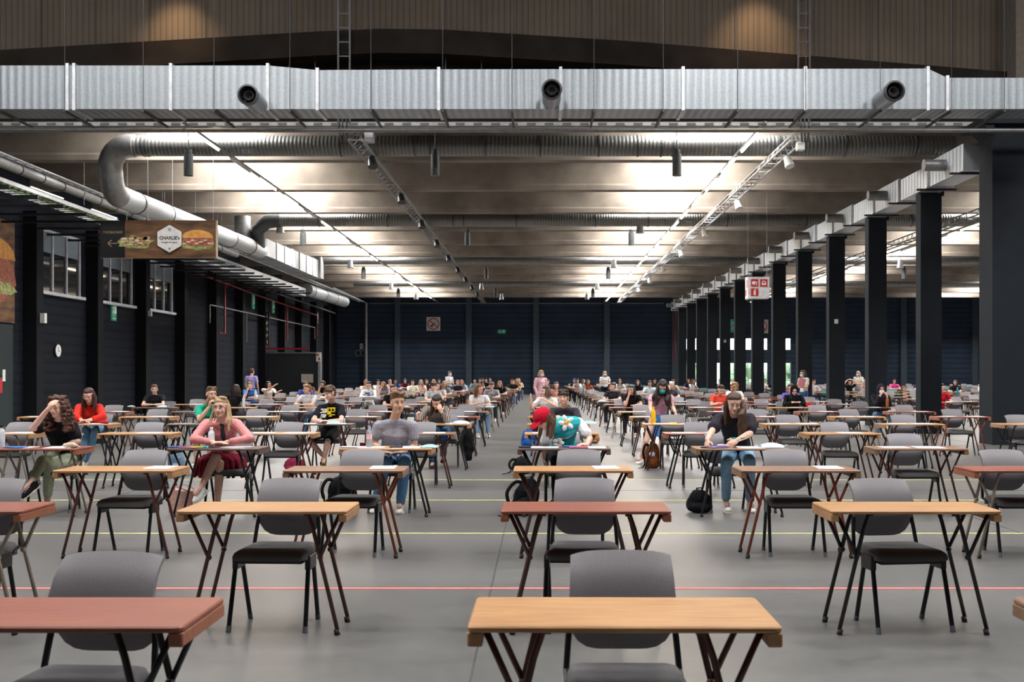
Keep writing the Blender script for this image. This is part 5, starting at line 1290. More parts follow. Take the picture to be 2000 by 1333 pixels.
# flower on the vest: petals laid on the chest
fc = A(1106, 827, 11.925); nrm = unit(V((-.08, -1, .12))); fx = unit(V((1, -.1, 0))); fz = unit(nrm.cross(fx))*-1
m = MB()
for k in range(5):
    a = PI/2+2*PI*k/5+.3; d = fx*math.cos(a)+fz*math.sin(a); m.ell(fc+d*.052+nrm*.03, (.042, .014, .026), (d, nrm, d.cross(nrm)), 12, 6)
fl = ch(m, 'flower_motif', cloth('#e9e7e2'), raw=True)
fy = ch(MB().ell(fc+nrm*.042, (.021, .010, .021)), 'flower_centre', cloth('#e2b71f'), raw=True); fy.parent = fl
m = MB()
for k in range(5):
    a = 2*PI*k/5; d = V((math.cos(a), 0, math.sin(a))); m.ell(A(1090, 866, 11.95)+d*.036, (.034, .012, .024), None, 10, 6)
ch(m, 'flower_motif', cloth('#e9e7e2'), raw=True)
def side_hair(hm, hc, F, U, R, s, J):
    q = random.Random(4)
    for i in range(22):
        a = hc+R*.075+F*q.uniform(-.06, .01)+U*q.uniform(-.02, .04); b_ = A(1448+q.uniform(-5, 6), 812+q.uniform(-3, 3), 11.8+q.uniform(-.05, .05)); e = A(1449+q.uniform(-7, 6), 845+q.uniform(-8, 8), 11.82)
        hm.tube([a, a.lerp(b_, .6)+R*.02, b_, b_.lerp(e, .5)+V((q.uniform(-.03, .03), -.01, 0)), e], [.016, .02, .022, .02, .007], 6)
J5 = dict(head=A(1434, 789, 11.88), face=(-.08, -1, -.32), up=(0, -.1, 1), neck=A(1435, 815, 12.03), pelvis=A(1441, 884, 12.45), shL=A(1405, 818, 12.05), shR=A(1465, 818, 12.05),
          elL=A(1391, 842, 11.82), elR=A(1465, 847, 11.85), wrL=A(1381, 860, 11.62), wrR=A(1440, 860, 11.62), hdL=(-.1, -.45, -.75), hnL=(.6, .3, -.3), hdR=(-.75, -.3, -.4), hnR=(-.2, .6, -.6),
          knL=A(1419, 906, 11.85), knR=A(1464, 903, 11.85), anL=A(1418, 982, 12.0), anR=A(1465, 984, 12.02), toeL=V((0, -1, -.1)), toeR=V((0, -1, -.1)))
r_, ch = person(J5, dict(top='#2c2932', bulk=1.06, sleeve=.72, slr=1.18, legs='#86acc9', leg_len=.86, leg_r=1.05, hair='#5a3f2e', hair_style='long', shoes='#e4e1dc', laces='#cfcfcf', closed=True, curlL=.6, curlR=.5, hair_fn=side_hair, s=1.02),
       'seated person with long wavy brown hair, black T-shirt and jeans, looking down at a phone')
J6 = dict(head=A(173, 773, 17.55), face=(.02, -1, -.38), up=(0, -.15, 1), neck=A(174, 791, 17.7), pelvis=A(183, 835, 18.0), shL=A(155, 797, 17.75), shR=A(194, 797, 17.75),
          elL=A(148, 815, 17.4), elR=A(201, 815, 17.4), wrL=A(160, 821.5, 17.25), wrR=A(172, 821.5, 17.22), hdL=(1, -.3, 0), hdR=(-1, -.3, 0), knL=A(168, 842, 17.45), knR=A(186, 843, 17.4), anL=A(160, 903, 17.4), anR=A(166, 904, 17.7))
person(J6, dict(top='#c22a20', topname='sweater', sleeve=1.6, bulk=1.12, slr=1.25, legs='#6d99bd', leg_len=.9, hair='#4a2a26', hair_style='long', shoes='#e0ded8', closed=True, glasses='#a88f7c', s=1.0),
       'seated person in a bright red sweater with glasses reading papers, left side')
J7 = dict(head=A(413, 771, 17.6), face=(.62, -.75, -.05), up=(.05, 0, 1), neck=A(405, 790, 17.75), pelvis=A(403, 840, 18.0), shL=A(388, 799, 17.8), shR=A(428, 798, 17.8),
          elL=A(389, 821, 17.4), elR=A(432, 822, 17.5), wrL=A(409, 795, 17.4), wrR=A(415, 824, 17.3), hdL=(.15, -.1, 1), hnL=(.8, .4, 0), hdR=(-1, -.1, 0), knL=A(383, 846, 17.4), knR=A(412, 846, 17.4), anL=A(383, 900, 17.4), anR=A(408, 900, 17.5))
person(J7, dict(top='#1d9a7c', sleeve=.6, legs='#26303c', leg_len=0, legname='shorts', hair='#6e533f', hair_style='short', shoes='#dcdad4', skin='warm', gaze=(.5, 0), curlL=.8, s=1.02),
       'person in green T-shirt leaning on one fist, behind the pink-shirted person')
J8 = dict(head=A(644, 768, 17.65), face=(-.68, -.75, -.28), up=(-.05, -.05, 1), neck=A(648, 787, 17.8), pelvis=A(645, 843, 18.05), shL=A(627, 797, 17.8), shR=A(667, 797, 17.85),
          elL=A(612, 821, 17.5), elR=A(667, 822, 17.5), wrL=A(628, 823, 17.28), wrR=A(642, 823, 17.26), hdL=(1, -.2, .1), hdR=(-1, -.2, .1), knL=A(607, 864, 17.5), knR=A(640, 863, 17.45), anL=A(633, 893, 17.75), anR=A(633, 898, 17.5), toeL=V((-.1, -1, -.4)), toeR=V((.1, -1, -.4)))
r_, ch = person(J8, dict(top='#17171c', sleeve=.62, slr=1.1, legs='#0e0e11', leg_len=0, legname='shorts', hair='#5e4432', hair_style='fringe', shoes='#17191a', laces='#c8e02a', gaze=(-.5, -.4), s=1.03),
       'seated boy in a black T-shirt with yellow and white print, black shorts, looking left')
c_ = A(643, 806, 17.64); rt = (Matrix.Rotation(PI/2, 3, 'X'))
m1, m2 = MB(), MB()
for i, (x, z, w_, h_) in enumerate(((-.085, .05, .10, .018), (-.075, .022, .085, .016), (-.095, -.005, .10, .018), (-.09, -.045, .09, .022), (-.085, -.075, .06, .03))): m1.box(c_+V((x, -.012, z)), (w_, .01, h_))
for i, (x, z, w_, h_) in enumerate(((.035, .07, .13, .02), (-.02, .045, .022, .05), (.035, .045, .022, .05), (.09, .045, .022, .05), (.0, .012, .19, .014), (.0, -.02, .06, .04), (.06, -.04, .07, .014), (.02, -.06, .05, .02))): m2.box(c_+V((x, -.014, z)), (w_, .01, h_))
ch(m1, 'white_print', cloth('#dcdce2'), raw=True); ch(m2, 'yellow_print', cloth('#e0c21c'), raw=True)
def stripes():
    m, t, b = nt('striped_blouse'); tc = t.nodes.new('ShaderNodeTexCoord'); wv = t.nodes.new('ShaderNodeTexWave'); wv.inputs['Scale'].default_value = 13; wv.inputs['Distortion'].default_value = 1.2; wv.bands_direction = 'X'
    t.links.new(tc.outputs['Object'], wv.inputs['Vector']); r = t.nodes.new('ShaderNodeValToRGB'); r.color_ramp.elements[0].color = (.02, .015, .018, 1); r.color_ramp.elements[1].color = (.42, .34, .28, 1)
    r.color_ramp.elements[0].position = .55; r.color_ramp.elements[1].position = .7
    t.links.new(wv.outputs['Fac'], r.inputs[0]); t.links.new(r.outputs[0], b.inputs['Base Color']); b.inputs['Roughness'].default_value = .8; return m
J9 = dict(head=A(853, 786, 17.45), face=(-.2, -.85, -.55), up=(0, -.4, 1), neck=A(853, 798, 17.72), pelvis=A(862, 840, 18.1), shL=A(832, 801, 17.75), shR=A(871, 801, 17.75),
          elL=A(818, 825, 17.5), elR=A(873, 823, 17.35), wrL=A(815, 818, 17.3), wrR=A(863, 806, 17.3), hdL=(-.1, -.1, 1), hnL=(.9, .1, 0), hdR=(-.45, -.1, 1), hnR=(-.1, 1, .2), knL=A(848, 846, 17.5), knR=A(868, 846, 17.5), anL=A(845, 905, 17.6), anR=A(866, 893, 17.8))
r_, ch = person(J9, dict(top='#000000', top_mat=stripes(), topname='blouse', sleeve=1.8, bulk=1.05, legs='#2f5d8c', leg_len=.93, hair='#33211b', hair_style='long', shoes='#2a1f1c', closed=True, curlL=.8, s=1.0),
       'person in black and cream striped blouse, face hidden in one hand')
pn = MB().cyl(A(813, 817, 17.3)+V((0, -.03, -.03)), A(811, 801, 17.3)+V((0, -.03, 0)), .006, n=7).obj('pen', cloth('#2b56a8', .4)); centre(pn); tag(pn, 'blue pen with white tip held upright by the striped-blouse person', 'pen')
J10 = dict(head=A(1101, 776, 17.65), face=(-.3, -1, -.12), up=(0, 0, 1), neck=A(1102, 796, 17.8), pelvis=A(1102, 842, 18.05), shL=A(1079, 804, 17.85), shR=A(1124, 804, 17.85),
           elL=A(1075, 823, 17.6), elR=A(1130, 824, 17.6), wrL=A(1092, 826, 17.4), wrR=A(1112, 826, 17.4), hdL=(1, -.2, 0), hdR=(-1, -.2, 0), knL=A(1092, 846, 17.45), knR=A(1114, 846, 17.45), anL=A(1092, 903, 17.5), anR=A(1114, 903, 17.5))
person(J10, dict(top='#3a3740', sleeve=.7, bulk=1.12, legs='#22242c', hair='#3c2a22', hair_style='fringe', shoes='#dddddd', gaze=(-.5, 0), s=1.06),
       'dark-haired young man in a charcoal T-shirt behind the person in the red cap')
def J11hair(hm, hc, F, U, R, s, J):
    q = random.Random(9)
    for i in range(46):
        sd = -1 if i % 2 else 1; a = hc+R*sd*.07+F*q.uniform(-.05, .05)+U*q.uniform(.0, .06); b_ = hc+R*sd*q.uniform(.075, .12)+F*q.uniform(-.05, .05)+V((0, -.02, -.12)); e = b_+V((sd*q.uniform(-.03, .04), q.uniform(-.04, .02), q.uniform(-.2, -.13)))
        hm.tube([a, b_, b_.lerp(e, .5)+V((q.uniform(-.03, .03), q.uniform(-.02, .02), 0)), e], [.02, .026, .024, .01], 6)
J11 = dict(head=A(1294, 756, 18.25), face=(-.08, -.8, -.6), up=(0, -.6, .8), neck=A(1292, 770, 18.42), pelvis=A(1287, 815, 18.5), shL=A(1272, 777, 18.4), shR=A(1310, 777, 18.4),
           elL=A(1270, 797, 18.2), elR=A(1313, 794, 18.3), wrL=A(1274, 810, 17.9), wrR=A(1319, 806, 18.0), hdL=(.1, -.3, -.8), hnL=(1, 0, 0), hdR=(.35, -.4, -.7), hnR=(-.5, .2, -.6),
           knL=A(1262, 863, 18.35), knR=A(1293, 862, 18.45), anL=A(1252, 897, 18.5), anR=A(1287, 899, 18.5), toeL=V((-.5, -.8, -.1)), toeR=V((.1, -1, -.1)))
person(J11, dict(top='#d29bb0', topname='top', sleeve=.35, crop=False, bulk=.9, skirt='stand', skirtc='#4179b5', hair='#35221b', hair_style='long', shoes='#e2e2e2', mask='#1f9e9c', hair_fn=J11hair, closed=True, curlL=.6, s=1.0),
       'standing girl in pink top and denim skirt with a teal mask, long dark curls')

# ---- canned seated and standing poses in local metres (facing -Y)
def pose(kind):
    J = dict(pelvis=(0, 0, .54), neck=(0, -.07, 1.03), head=(0, -.12, 1.165), face=(0, -1, -.1), shL=(-.185, -.06, .975), shR=(.185, -.06, .975), elL=(-.25, -.22, .79), elR=(.25, -.22, .79),
             wrL=(-.1, -.40, .785), wrR=(.1, -.40, .785), hdL=(.8, -.5, 0), hdR=(-.8, -.5, 0), hnL=(0, 0, -1), hnR=(0, 0, -1), knL=(-.13, -.42, .54), knR=(.13, -.42, .54), anL=(-.13, -.40, .10), anR=(.13, -.40, .10))
    u = dict(J)
    if kind == 'fold': u.update(wrL=(-.02, -.36, .80), wrR=(.05, -.38, .80), hdL=(1, 0, 0), hdR=(-1, 0, 0), elL=(-.24, -.28, .79), elR=(.24, -.28, .79))
    if kind == 'chin': u.update(elL=(-.12, -.32, .79), wrL=(-.05, -.28, 1.00), hdL=(.4, .1, .9), hnL=(.3, 1, 0), neck=(0, -.10, 1.02), head=(0, -.16, 1.15))
    if kind == 'mouth': u.update(elL=(-.17, -.27, .80), wrL=(-.08, -.30, 1.02), hdL=(.6, .1, .8), hnL=(.3, 1, 0), elR=(.17, -.27, .80), wrR=(.08, -.30, 1.02), hdR=(-.6, .1, .8), hnR=(-.3, 1, 0))
    if kind == 'write': u.update(face=(0, -1, -.5), head=(0, -.18, 1.15), wrL=(-.12, -.40, .84), wrR=(.12, -.42, .79))
    if kind == 'hold': u.update(face=(0, -1, -.45), head=(0, -.17, 1.14), wrL=(-.08, -.36, .86), wrR=(.08, -.36, .86))
    if kind == 'phone': u.update(wrL=(-.04, -.32, .84), hdL=(.9, -.1, .3), elR=(.22, -.28, .79), wrR=(.06, -.40, .80))
    if kind == 'point': u.update(elL=(-.02, -.34, .98), wrL=(.18, -.52, 1.16), hdL=(.7, -.4, .4), elR=(.24, -.25, .85), wrR=(.34, -.45, .95), hdR=(.6, -.5, .2))
    if kind == 'lean': u.update(elL=(-.26, -.30, .79), wrL=(-.22, -.42, 1.02), hdL=(.1, -.1, 1), hnL=(.5, .5, 0), elR=(.26, -.12, .85), wrR=(.02, -.26, 1.0), hdR=(-.8, -.2, .1))
    if kind == 'head': u.update(elL=(-.28, -.2, 1.12), wrL=(-.10, -.12, 1.28), hdL=(.8, 0, .3), hnL=(0, 0, -1), elR=(.28, -.2, 1.12), wrR=(.10, -.12, 1.28), hdR=(-.8, 0, .3), hnR=(0, 0, -1))
    if kind.startswith('stand'):
        u = dict(pelvis=(0, 0, .93), neck=(0, -.02, 1.44), head=(0, -.05, 1.585), face=(0, -1, -.15), shL=(-.185, -.01, 1.385), shR=(.185, -.01, 1.385), elL=(-.24, .0, 1.11), elR=(.24, .0, 1.11), wrL=(-.22, -.12, .88), wrR=(.22, -.12, .88),
                 hdL=(0, -.2, -1), hdR=(0, -.2, -1), hnL=(1, 0, 0), hnR=(-1, 0, 0), knL=(-.10, -.02, .50), knR=(.10, -.02, .50), anL=(-.11, .0, .09), anR=(.11, .02, .09))
        if kind == 'stand_fold': u.update(elL=(-.23, -.06, 1.12), wrL=(-.05, -.25, 1.15), hdL=(.9, -.2, 0), elR=(.23, -.06, 1.12), wrR=(.05, -.26, 1.12), hdR=(-.9, -.2, .1))
    return u
def place(J, base, yaw, s=1.0, twist=None):
    M_ = Matrix.Rotation(yaw, 3, 'Z'); out = {}
    dirs = ('face', 'up', 'hdL', 'hdR', 'hnL', 'hnR', 'toeL', 'toeR')
    for k, v in J.items():
        v = V(v); out[k] = (M_ @ v) if k in dirs else V(base)+(M_ @ v)*s
    out.setdefault('toeL', M_ @ V((0, -1, -.12))); out.setdefault('toeR', M_ @ V((0, -1, -.12)))
    if twist is not None: out['face'] = Matrix.Rotation(twist, 3, 'Z') @ out['face']
    return out
for (n_, c, hx, top, hair, hs, kind, face, legs, lab) in MIDP:
    Y = ROWY[n_]+.70; X = (hx-VX)*(Y-.12)/F_PX
    body = math.radians(face*.35 if abs(face) < 100 else 150)
    J = place(pose(kind), (X, Y, 0), body, 1.0, math.radians(face)-body if abs(face) < 100 else .3)
    st = dict(top=top, legs=legs, hair=hair, hair_style=hs, sleeve=1.8 if hs == 'hijab' or (n_, c) == (12, -3) else .5, shoes='#cfcfcf', s=1.02)
    if (n_, c) == (9, 4): st['mask'] = '#e6e4e2'
    if 'glasses' in lab: st['glasses'] = '#2a2320'
    rt_, ch = person(J, st, lab, det=1)
    if (n_, c) == (9, -3): F_, U_, R_ = head_frame(J); ch(MB().ell(J['head']-F_*.10*1+U_*.035, (.03, .03, .03)), 'scrunchie', cloth('#e6dccf'), raw=True)
    if (n_, c) == (12, -3): ch(MB().box((X-.02, Y-.22, .92), (.16, .02, .05)).box((X+.03, Y-.22, .86), (.10, .02, .04)), 'blue_print', cloth('#2c4a8e'), raw=True)
# standing people
STAND = [
 (491, 39.5, -9999, '#9a8fc0', '#6e4c38', 'short', 'stand', 165, '#2b2d38', 'standing man in a lilac shirt seen from behind near the booth', dict(mask=None)),
 (877, 51, 0, '#d3d6dc', '#4a3226', 'short', 'stand_fold', 50, '#23294a', 'standing person in a white shirt and face mask at the back of the left block', dict(mask='#b9d4e6')),
 (1056, 36.6, 0, '#d9aeb8', '#c39a66', 'bob', 'stand', 30, '#d9aeb8', 'standing blond person in pale pink overalls with a face mask in the aisle', dict(mask='#c4c4e0', sleeve=1.9)),
 (1181, 50, 0, '#dfe2e6', '#d3b183', 'long', 'stand_fold', 10, '#191b24', 'standing blond person in white top and black shorts with a mask', dict(mask='#c9dbe6', leg_len=0)),
 (1570, 35.8, 0, '#d6cfcb', '#3a2620', 'long', 'stand_fold', -62, '#2f5484', 'standing brown-haired person in white T-shirt and jeans with mask and pink folder', dict(mask='#b9d6e4')),
 (1677, 49, 0, '#e2dfdb', '#d8b988', 'long', 'stand_fold', -45, '#a5b8cc', 'standing blond person in white with a mask between two pillars', dict(mask='#bcdcea')),
]
for (hx, Y, _, top, hair, hs, kind, face, legs, lab, ex) in STAND:
    X = (hx-VX)*Y/F_PX; J = place(pose(kind), (X, Y, 0), math.radians(face), 1.02 if 'man' in lab else .98)
    st = dict(top=top, legs=legs, hair=hair, hair_style=hs, sleeve=.55, shoes='#d5d5d5'); st.update({k: v for k, v in ex.items() if v is not None})
    person(J, st, lab, det=1)
# ---- far people: six prototype poses, each one mesh with four materials (skin, top, hair, legs)
def far_proto(i):
    kind, hs = [('desk', 'short'), ('chin', 'short'), ('fold', 'short'), ('desk', 'long'), ('desk', 'short'), ('head', 'short')][i]
    J = {k: V(v) for k, v in pose(kind).items()}; F, U, R = head_frame(J); hc = J['head']; rr = random.Random(i); parts = []
    b = MB(); b.ell(hc-F*.012+U*.028, (.074, .092, .088), (R, F, U)); b.ell(hc+F*.014-U*.043, (.055, .069, .066), (R, F, U)); b.cap(hc-U*.07-F*.03, J['neck'], .05, .055); b.cap(hc+F*.082, hc+F*.098-U*.028, .01, .013)
    t = MB(); ch_ = (J['shL']+J['shR'])/2; torso(t, [J['pelvis'], J['pelvis'].lerp(ch_, .5), ch_], [.155, .145, .16], [.118, .11, .09], V((1, 0, 0)), 5); t.cap(J['shL'], J['shR'], .058, .058); t.cap(ch_, J['neck'], .07, .062)
    lg = MB()
    for q in 'LR':
        b.cap(J['sh'+q], J['el'+q], .044, .036); b.cap(J['el'+q], J['wr'+q], .036, .025); hand(b, J['wr'+q], J['hd'+q], (0, 0, -1), detail=False)
        t.cap(J['sh'+q], J['sh'+q].lerp(J['el'+q], .55), .062, .058); x = -.09 if q == 'L' else .09
        lg.cap(V((x, 0, .53)), J['kn'+q], .088, .064); lg.cap(J['kn'+q], J['an'+q], .064, .048); lg.ell(J['an'+q]+V((0, -.07, -.05)), (.045, .12, .045))
    h = MB(); hair_parts(h, hs, hc, F, U, R, 1.0, J['neck'], rr)
    if i == 4: h.ell(hc+F*.12+U*.045, (.07, .07, .012), (R, F, U))
    out = MB()
    for k, (q, vx) in enumerate(((b, .018), (t, .024), (h, .018), (lg, .028))):
        me = remesh(q, vx, 2); out.mi = k; out.add([v.co.copy() for v in me.vertices], [tuple(p.vertices) for p in me.polygons]); bpy.data.meshes.remove(me)
    m = MB()
    for q in (-1, 1): m.ell(hc+R*q*.032+F*.078+U*.008, (.015, .006, .008), (R, F, U), 6, 4)
    out.mi = 4; out.add(m.v, m.f)
    return out.mesh('person', [M_SKIN['fair'], cloth('#888888'), hairmat('#33221b'), cloth('#2a2d36'), cloth('#3a221b')], True)
FPM = [far_proto(i) for i in range(6)]
SEATED_FAR = []
for (hx, hy, Y, top, hair, pi_, yaw, lab), (n_, c_) in zip(FARP, FARSEAT):
    Yp = ROWY[n_]+.7; X = (hx-VX)*(Yp-.12)/F_PX; X = min(max(X, colx_at(c_)-.35), colx_at(c_)+.35)
    o = bpy.data.objects.new('person', FPM[pi_]); col.objects.link(o); o.location = (X, Yp, 0); o.rotation_euler = (0, 0, math.radians(yaw*.8))
    for k, m_ in ((1, cloth(top)), (2, hairmat(hair)), (3, cloth(random.Random(hx).choice(['#2a2d36', '#3c5a80', '#1a1b20', '#8a8a90'])))):
        o.material_slots[k].link = 'OBJECT'; o.material_slots[k].material = m_
    tag(o, lab, 'person', 'people in the hall')



# ================================================================== BAGS, BOTTLES AND THINGS ON DESKS
def soft(name, mb, m_, loc, voxel=.012, sm_=3, rn=.012, parent=None, seed=1):
    me = remesh(mb, voxel, sm_, name, rn, seed); me.materials.append(m_); o = bpy.data.objects.new(name, me); col.objects.link(o); o.location = loc
    if parent: o.parent = parent
    return o
def backpack(x, y, Y, w_, h_, d_, hexc, label, tilt=0, strap=True, red=False, name='backpack', rz=0):
    X = (x-VX)*Y/F_PX; r = tag(empty(name, (X, Y, 0), rz), label, 'bag')
    m = MB(); n = 7
    for i in range(n):
        t = i/(n-1); m.ell((tilt*t, .02*math.sin(t*5), d_*.35+t*(h_-d_*.55)), (w_*.5*(1-.28*t**3), d_*.5*(1-.2*t), d_*.42))
    soft('bag_body', m, cloth(hexc), (0, 0, 0), parent=r, seed=int(x))
    m = MB(); m.ell((tilt*.35, -d_*.42, h_*.33), (w_*.36, d_*.22, h_*.24)); soft('front_pocket', m, cloth(hexc), (0, 0, 0), parent=r, seed=int(x)+3)
    m = MB(); m.tube([(tilt*.9-.04, 0, h_*.9), (tilt*.9-.03, 0, h_+.05), (tilt*.9+.03, 0, h_+.055), (tilt*.9+.05, 0, h_*.9)], .009, 7); m.obj('handle', cloth('#101012'), r, smooth=True)
    if strap:
        m = MB(); m.tube(curve([(-w_*.1+tilt, -.03, h_*.92), (-w_*.42+tilt*.8, -.06, h_*1.02), (-w_*.58, -.09, h_*.7), (-w_*.5, -.10, h_*.3), (-w_*.6, -.14, .03), (-w_*.9, -.16, .008)], 5), [.02]*14+[.011]*7+[.006]*5, 7); m.obj('shoulder_strap', cloth('#0d0d0f'), r, smooth=True)
    if red: MB().box((-.02, -d_*.66, .09), (.035, .012, .03)).obj('red_label', cloth('#c01818'), r)
    return r
backpack(1022, 0, 11.75, .30, .36, .22, '#17171a', 'large black backpack with raised straps beside the aisle, behind the reddish second-row desk', tilt=.06)
backpack(1020, 0, 16.6, .34, .22, .22, '#131316', 'black backpack with a small red label lying by the aisle, third from front', red=True)
backpack(1366, 0, 11.95, .30, .22, .20, '#141519', 'slouchy black leather bag beside the phone-reading person', strap=False, name='handbag')
backpack(1274, 0, 17.6, .27, .38, .18, '#8a4f2a', 'brown backpack with a light badge at the feet of the standing girl')
MB().ell((0, 0, 0), (.05, .01, .04)).obj('badge', cloth('#b9c4d0'), bpy.data.objects['backpack.002'], loc=(-.02, -.16, .24))
backpack(1158, 0, 24.0, .30, .13, .3, '#9a6a45', 'flat tan bag lying on the floor right of the red cap', strap=False, name='handbag')
backpack(345, 0, 16.2, .30, .36, .2, '#6c8196', 'blue-grey backpack on the floor left of the pink-shirted person')
backpack(575, 0, 17.0, .34, .18, .25, '#6e1a34', 'maroon bag on the floor between the pink shirt and the black-shorts boy', strap=False, name='handbag')
backpack(1033, 0, 22.5, .34, .34, .2, '#1f4f98', 'bright blue backpack beside the aisle behind the red cap', strap=False)
backpack(668, 0, 12.2, .36, .34, .22, '#101013', 'black rucksack on the floor left of the man in grey T-shirt')
backpack(1113, 0, 36, .28, .42, .2, '#15161b', 'dark backpack standing under the desks right of the far aisle', strap=False)
# pink tote
X = (356-VX)*12.0/F_PX; r = tag(empty('tote_bag', (X, 12.0, 0)), 'pale pink leather tote bag on the floor beside the crossed legs', 'bag')
m = MB(); m.prism([(-.14, 0), (.16, 0), (.175, .24), (-.11, .26)], -.07, .07); o = soft('bag_body', m, cloth('#cfa296'), (0, 0, 0), voxel=.012, sm_=2, rn=.004, parent=r)
for dy in (-.06, .06):
    m = MB(); m.tube([(-.07, dy, .24), (-.05, dy*1.6, .30), (.05, dy*2.4, .27), (.12, dy*1.2, .23)], .006, 6); m.obj('handle', cloth('#b98a7f'), r, smooth=True)
# jacket over a chair
r = tag(empty('jacket', (at(884, 890, 15.9).x+.06, 18.35, .0)), 'black jacket hanging down from the chair of the striped-blouse person', 'jacket')
m = MB(); m.tube([(0, 0, .62), (.02, 0, .5), (.03, .0, .3), (.02, -.02, .05)], [.05, .075, .085, .05], 8); m.tube([(-.05, 0, .62), (-.10, -.02, .4), (-.08, 0, .2)], [.03, .04, .03], 6); soft('jacket_body', m, cloth('#101013'), (0, 0, 0), parent=r, rn=.02)
M_PLA = mat('bottle_plastic', (0.85, 0.9, 0.95), 0.1, trans=.75, var=0)
def bottle(px, py, Y, h, r_, hexc, capc, label, clear=False, group='drinks bottles on desks'):
    X = (px-VX)*Y/F_PX; o = tag(empty('drinks_bottle', (X, Y, DT+.001)), label, 'bottle', group)
    pr = [(r_*.9, 0), (r_, .01), (r_, h*.68), (r_*.85, h*.76), (r_*.42, h*.86), (r_*.42, h*.90)]
    m = MB(); m.rings([[V((math.cos(2*PI*i/20)*q, math.sin(2*PI*i/20)*q, z)) for i in range(20)] for q, z in pr]); smooth_by_angle(m.obj('bottle_body', M_PLA if clear else cloth(hexc, .3), o), 50)
    m = MB().cyl((0, 0, h*.895), (0, 0, h), r_*.52, n=16); smooth_by_angle(m.obj('bottle_cap', cloth(capc, .4), o))
    if clear: smooth_by_angle(MB().cyl((0, 0, h*.38), (0, 0, h*.62), r_*1.01, n=20, cap=False).obj('bottle_label', cloth(hexc, .5), o))
    return o
bottle(413, 0, 11.62, .225, .034, '#dcdce0', '#f0f0f0', 'white translucent bottle standing in front of the pink-shirted person')
bottle(3, 0, 11.62, .245, .036, '#c9c9cc', '#26282c', 'steel and white flask on the desk at the left photo edge')
bottle(721, 0, 11.72, .235, .032, '#e2b9bb', '#8fb8e6', 'clear water bottle with pale blue cap before the man in grey', clear=True)
bottle(1276, 0, 17.3, .27, .036, '#e9b21c', '#e9b21c', 'yellow juice bottle held by the standing girl')
bottle(499, 0, 34.6, .30, .04, '#c8d6e4', '#9fc0dd', 'clear bottle beside the blond person in blue')
bottle(476, 0, 25.8, .27, .036, '#c4d2de', '#e0e6ea', 'clear bottle on the desk of the very-long-haired person')
bottle(944, 0, 31.3, .26, .036, '#e0489a', '#e0489a', 'hot pink bottle near the grey off-shoulder top')
bottle(1733, 0, 25.8, .26, .036, '#a05a2a', '#e2b82a', 'amber drink bottle beside the dark purple headscarf')
bottle(1140, 0, 42.95, .30, .04, '#27a7cf', '#27a7cf', 'bright cyan bottle near the front of the far right block')
bottle(1870, 0, 40, .30, .04, '#1f9bb8', '#e8e8e8', 'teal bottle between the two rightmost pillars')
bottle(638, 0, 0+25.75, .24, .034, '#d3d6da', '#e8e8ea', 'white bottle on the desk of the ginger ponytail person')
def small(name, px, Y, dims, hexc, label, cat, z=DT+.001, rz=0, rough=.6):
    X = (px-VX)*Y/F_PX; m = MB(); m.rbox((0, 0, dims[2]/2), dims, min(dims[:2])*.15); o = m.obj(name, cloth(hexc, rough), loc=(X, Y, z)); o.rotation_euler = (0, 0, rz); return tag(o, label, cat)
small('smartphone', 1440, 11.66, (.15, .075, .009), '#1f7f68', 'teal phone held over the papers by the person in black', 'phone', z=DT+.10, rz=.2)
small('smartphone', 774, 11.62, (.14, .07, .012), '#2a2a2e', 'dark phone lying on the papers before the man in grey', 'phone', z=DT+.006)
small('smartphone', 1025, 11.62, (.13, .07, .02), '#3a3b40', 'dark calculator-like phone at the left end of the red cap person\'s desk', 'phone')
def pouch(px, Y, w_, h_, d_, hexc, label, name='pencil_case', cat='pencil case', seed=1):
    X = (px-VX)*Y/F_PX; m = MB(); m.ell((0, 0, h_*.5), (w_*.5, d_*.5, h_*.5)); m.ell((w_*.25, 0, h_*.42), (w_*.3, d_*.4, h_*.42)); return tag(soft(name, m, cloth(hexc), (X, Y, DT+.001), voxel=.008, sm_=2, rn=.012, seed=seed), label, cat)
pouch(137, 11.62, .16, .06, .08, '#b9a894', 'crumpled beige pencil case beside the curly-haired person', seed=3)
pouch(201, 17.25, .17, .05, .09, '#a1182c', 'red and black pencil case on the desk of the person in the red sweater', seed=5)
pouch(1414, 11.6, .16, .045, .08, '#b9a6b6', 'see-through pink and white pencil pouch on the phone-reader\'s desk', seed=6)
pouch(256, 25.75, .2, .05, .1, '#b4babf', 'grey pencil case beside the bun-haired person in black', seed=7)
pouch(1580, 25.75, .16, .12, .1, '#c01f2e', 'red pouch with white flap next to the black headscarf', seed=8)
pouch(631, 34.55, .25, .08, .15, '#d8dadc', 'crumpled white plastic bag on a far desk below the booth notice board', name='plastic_bag', cat='bag', seed=9)
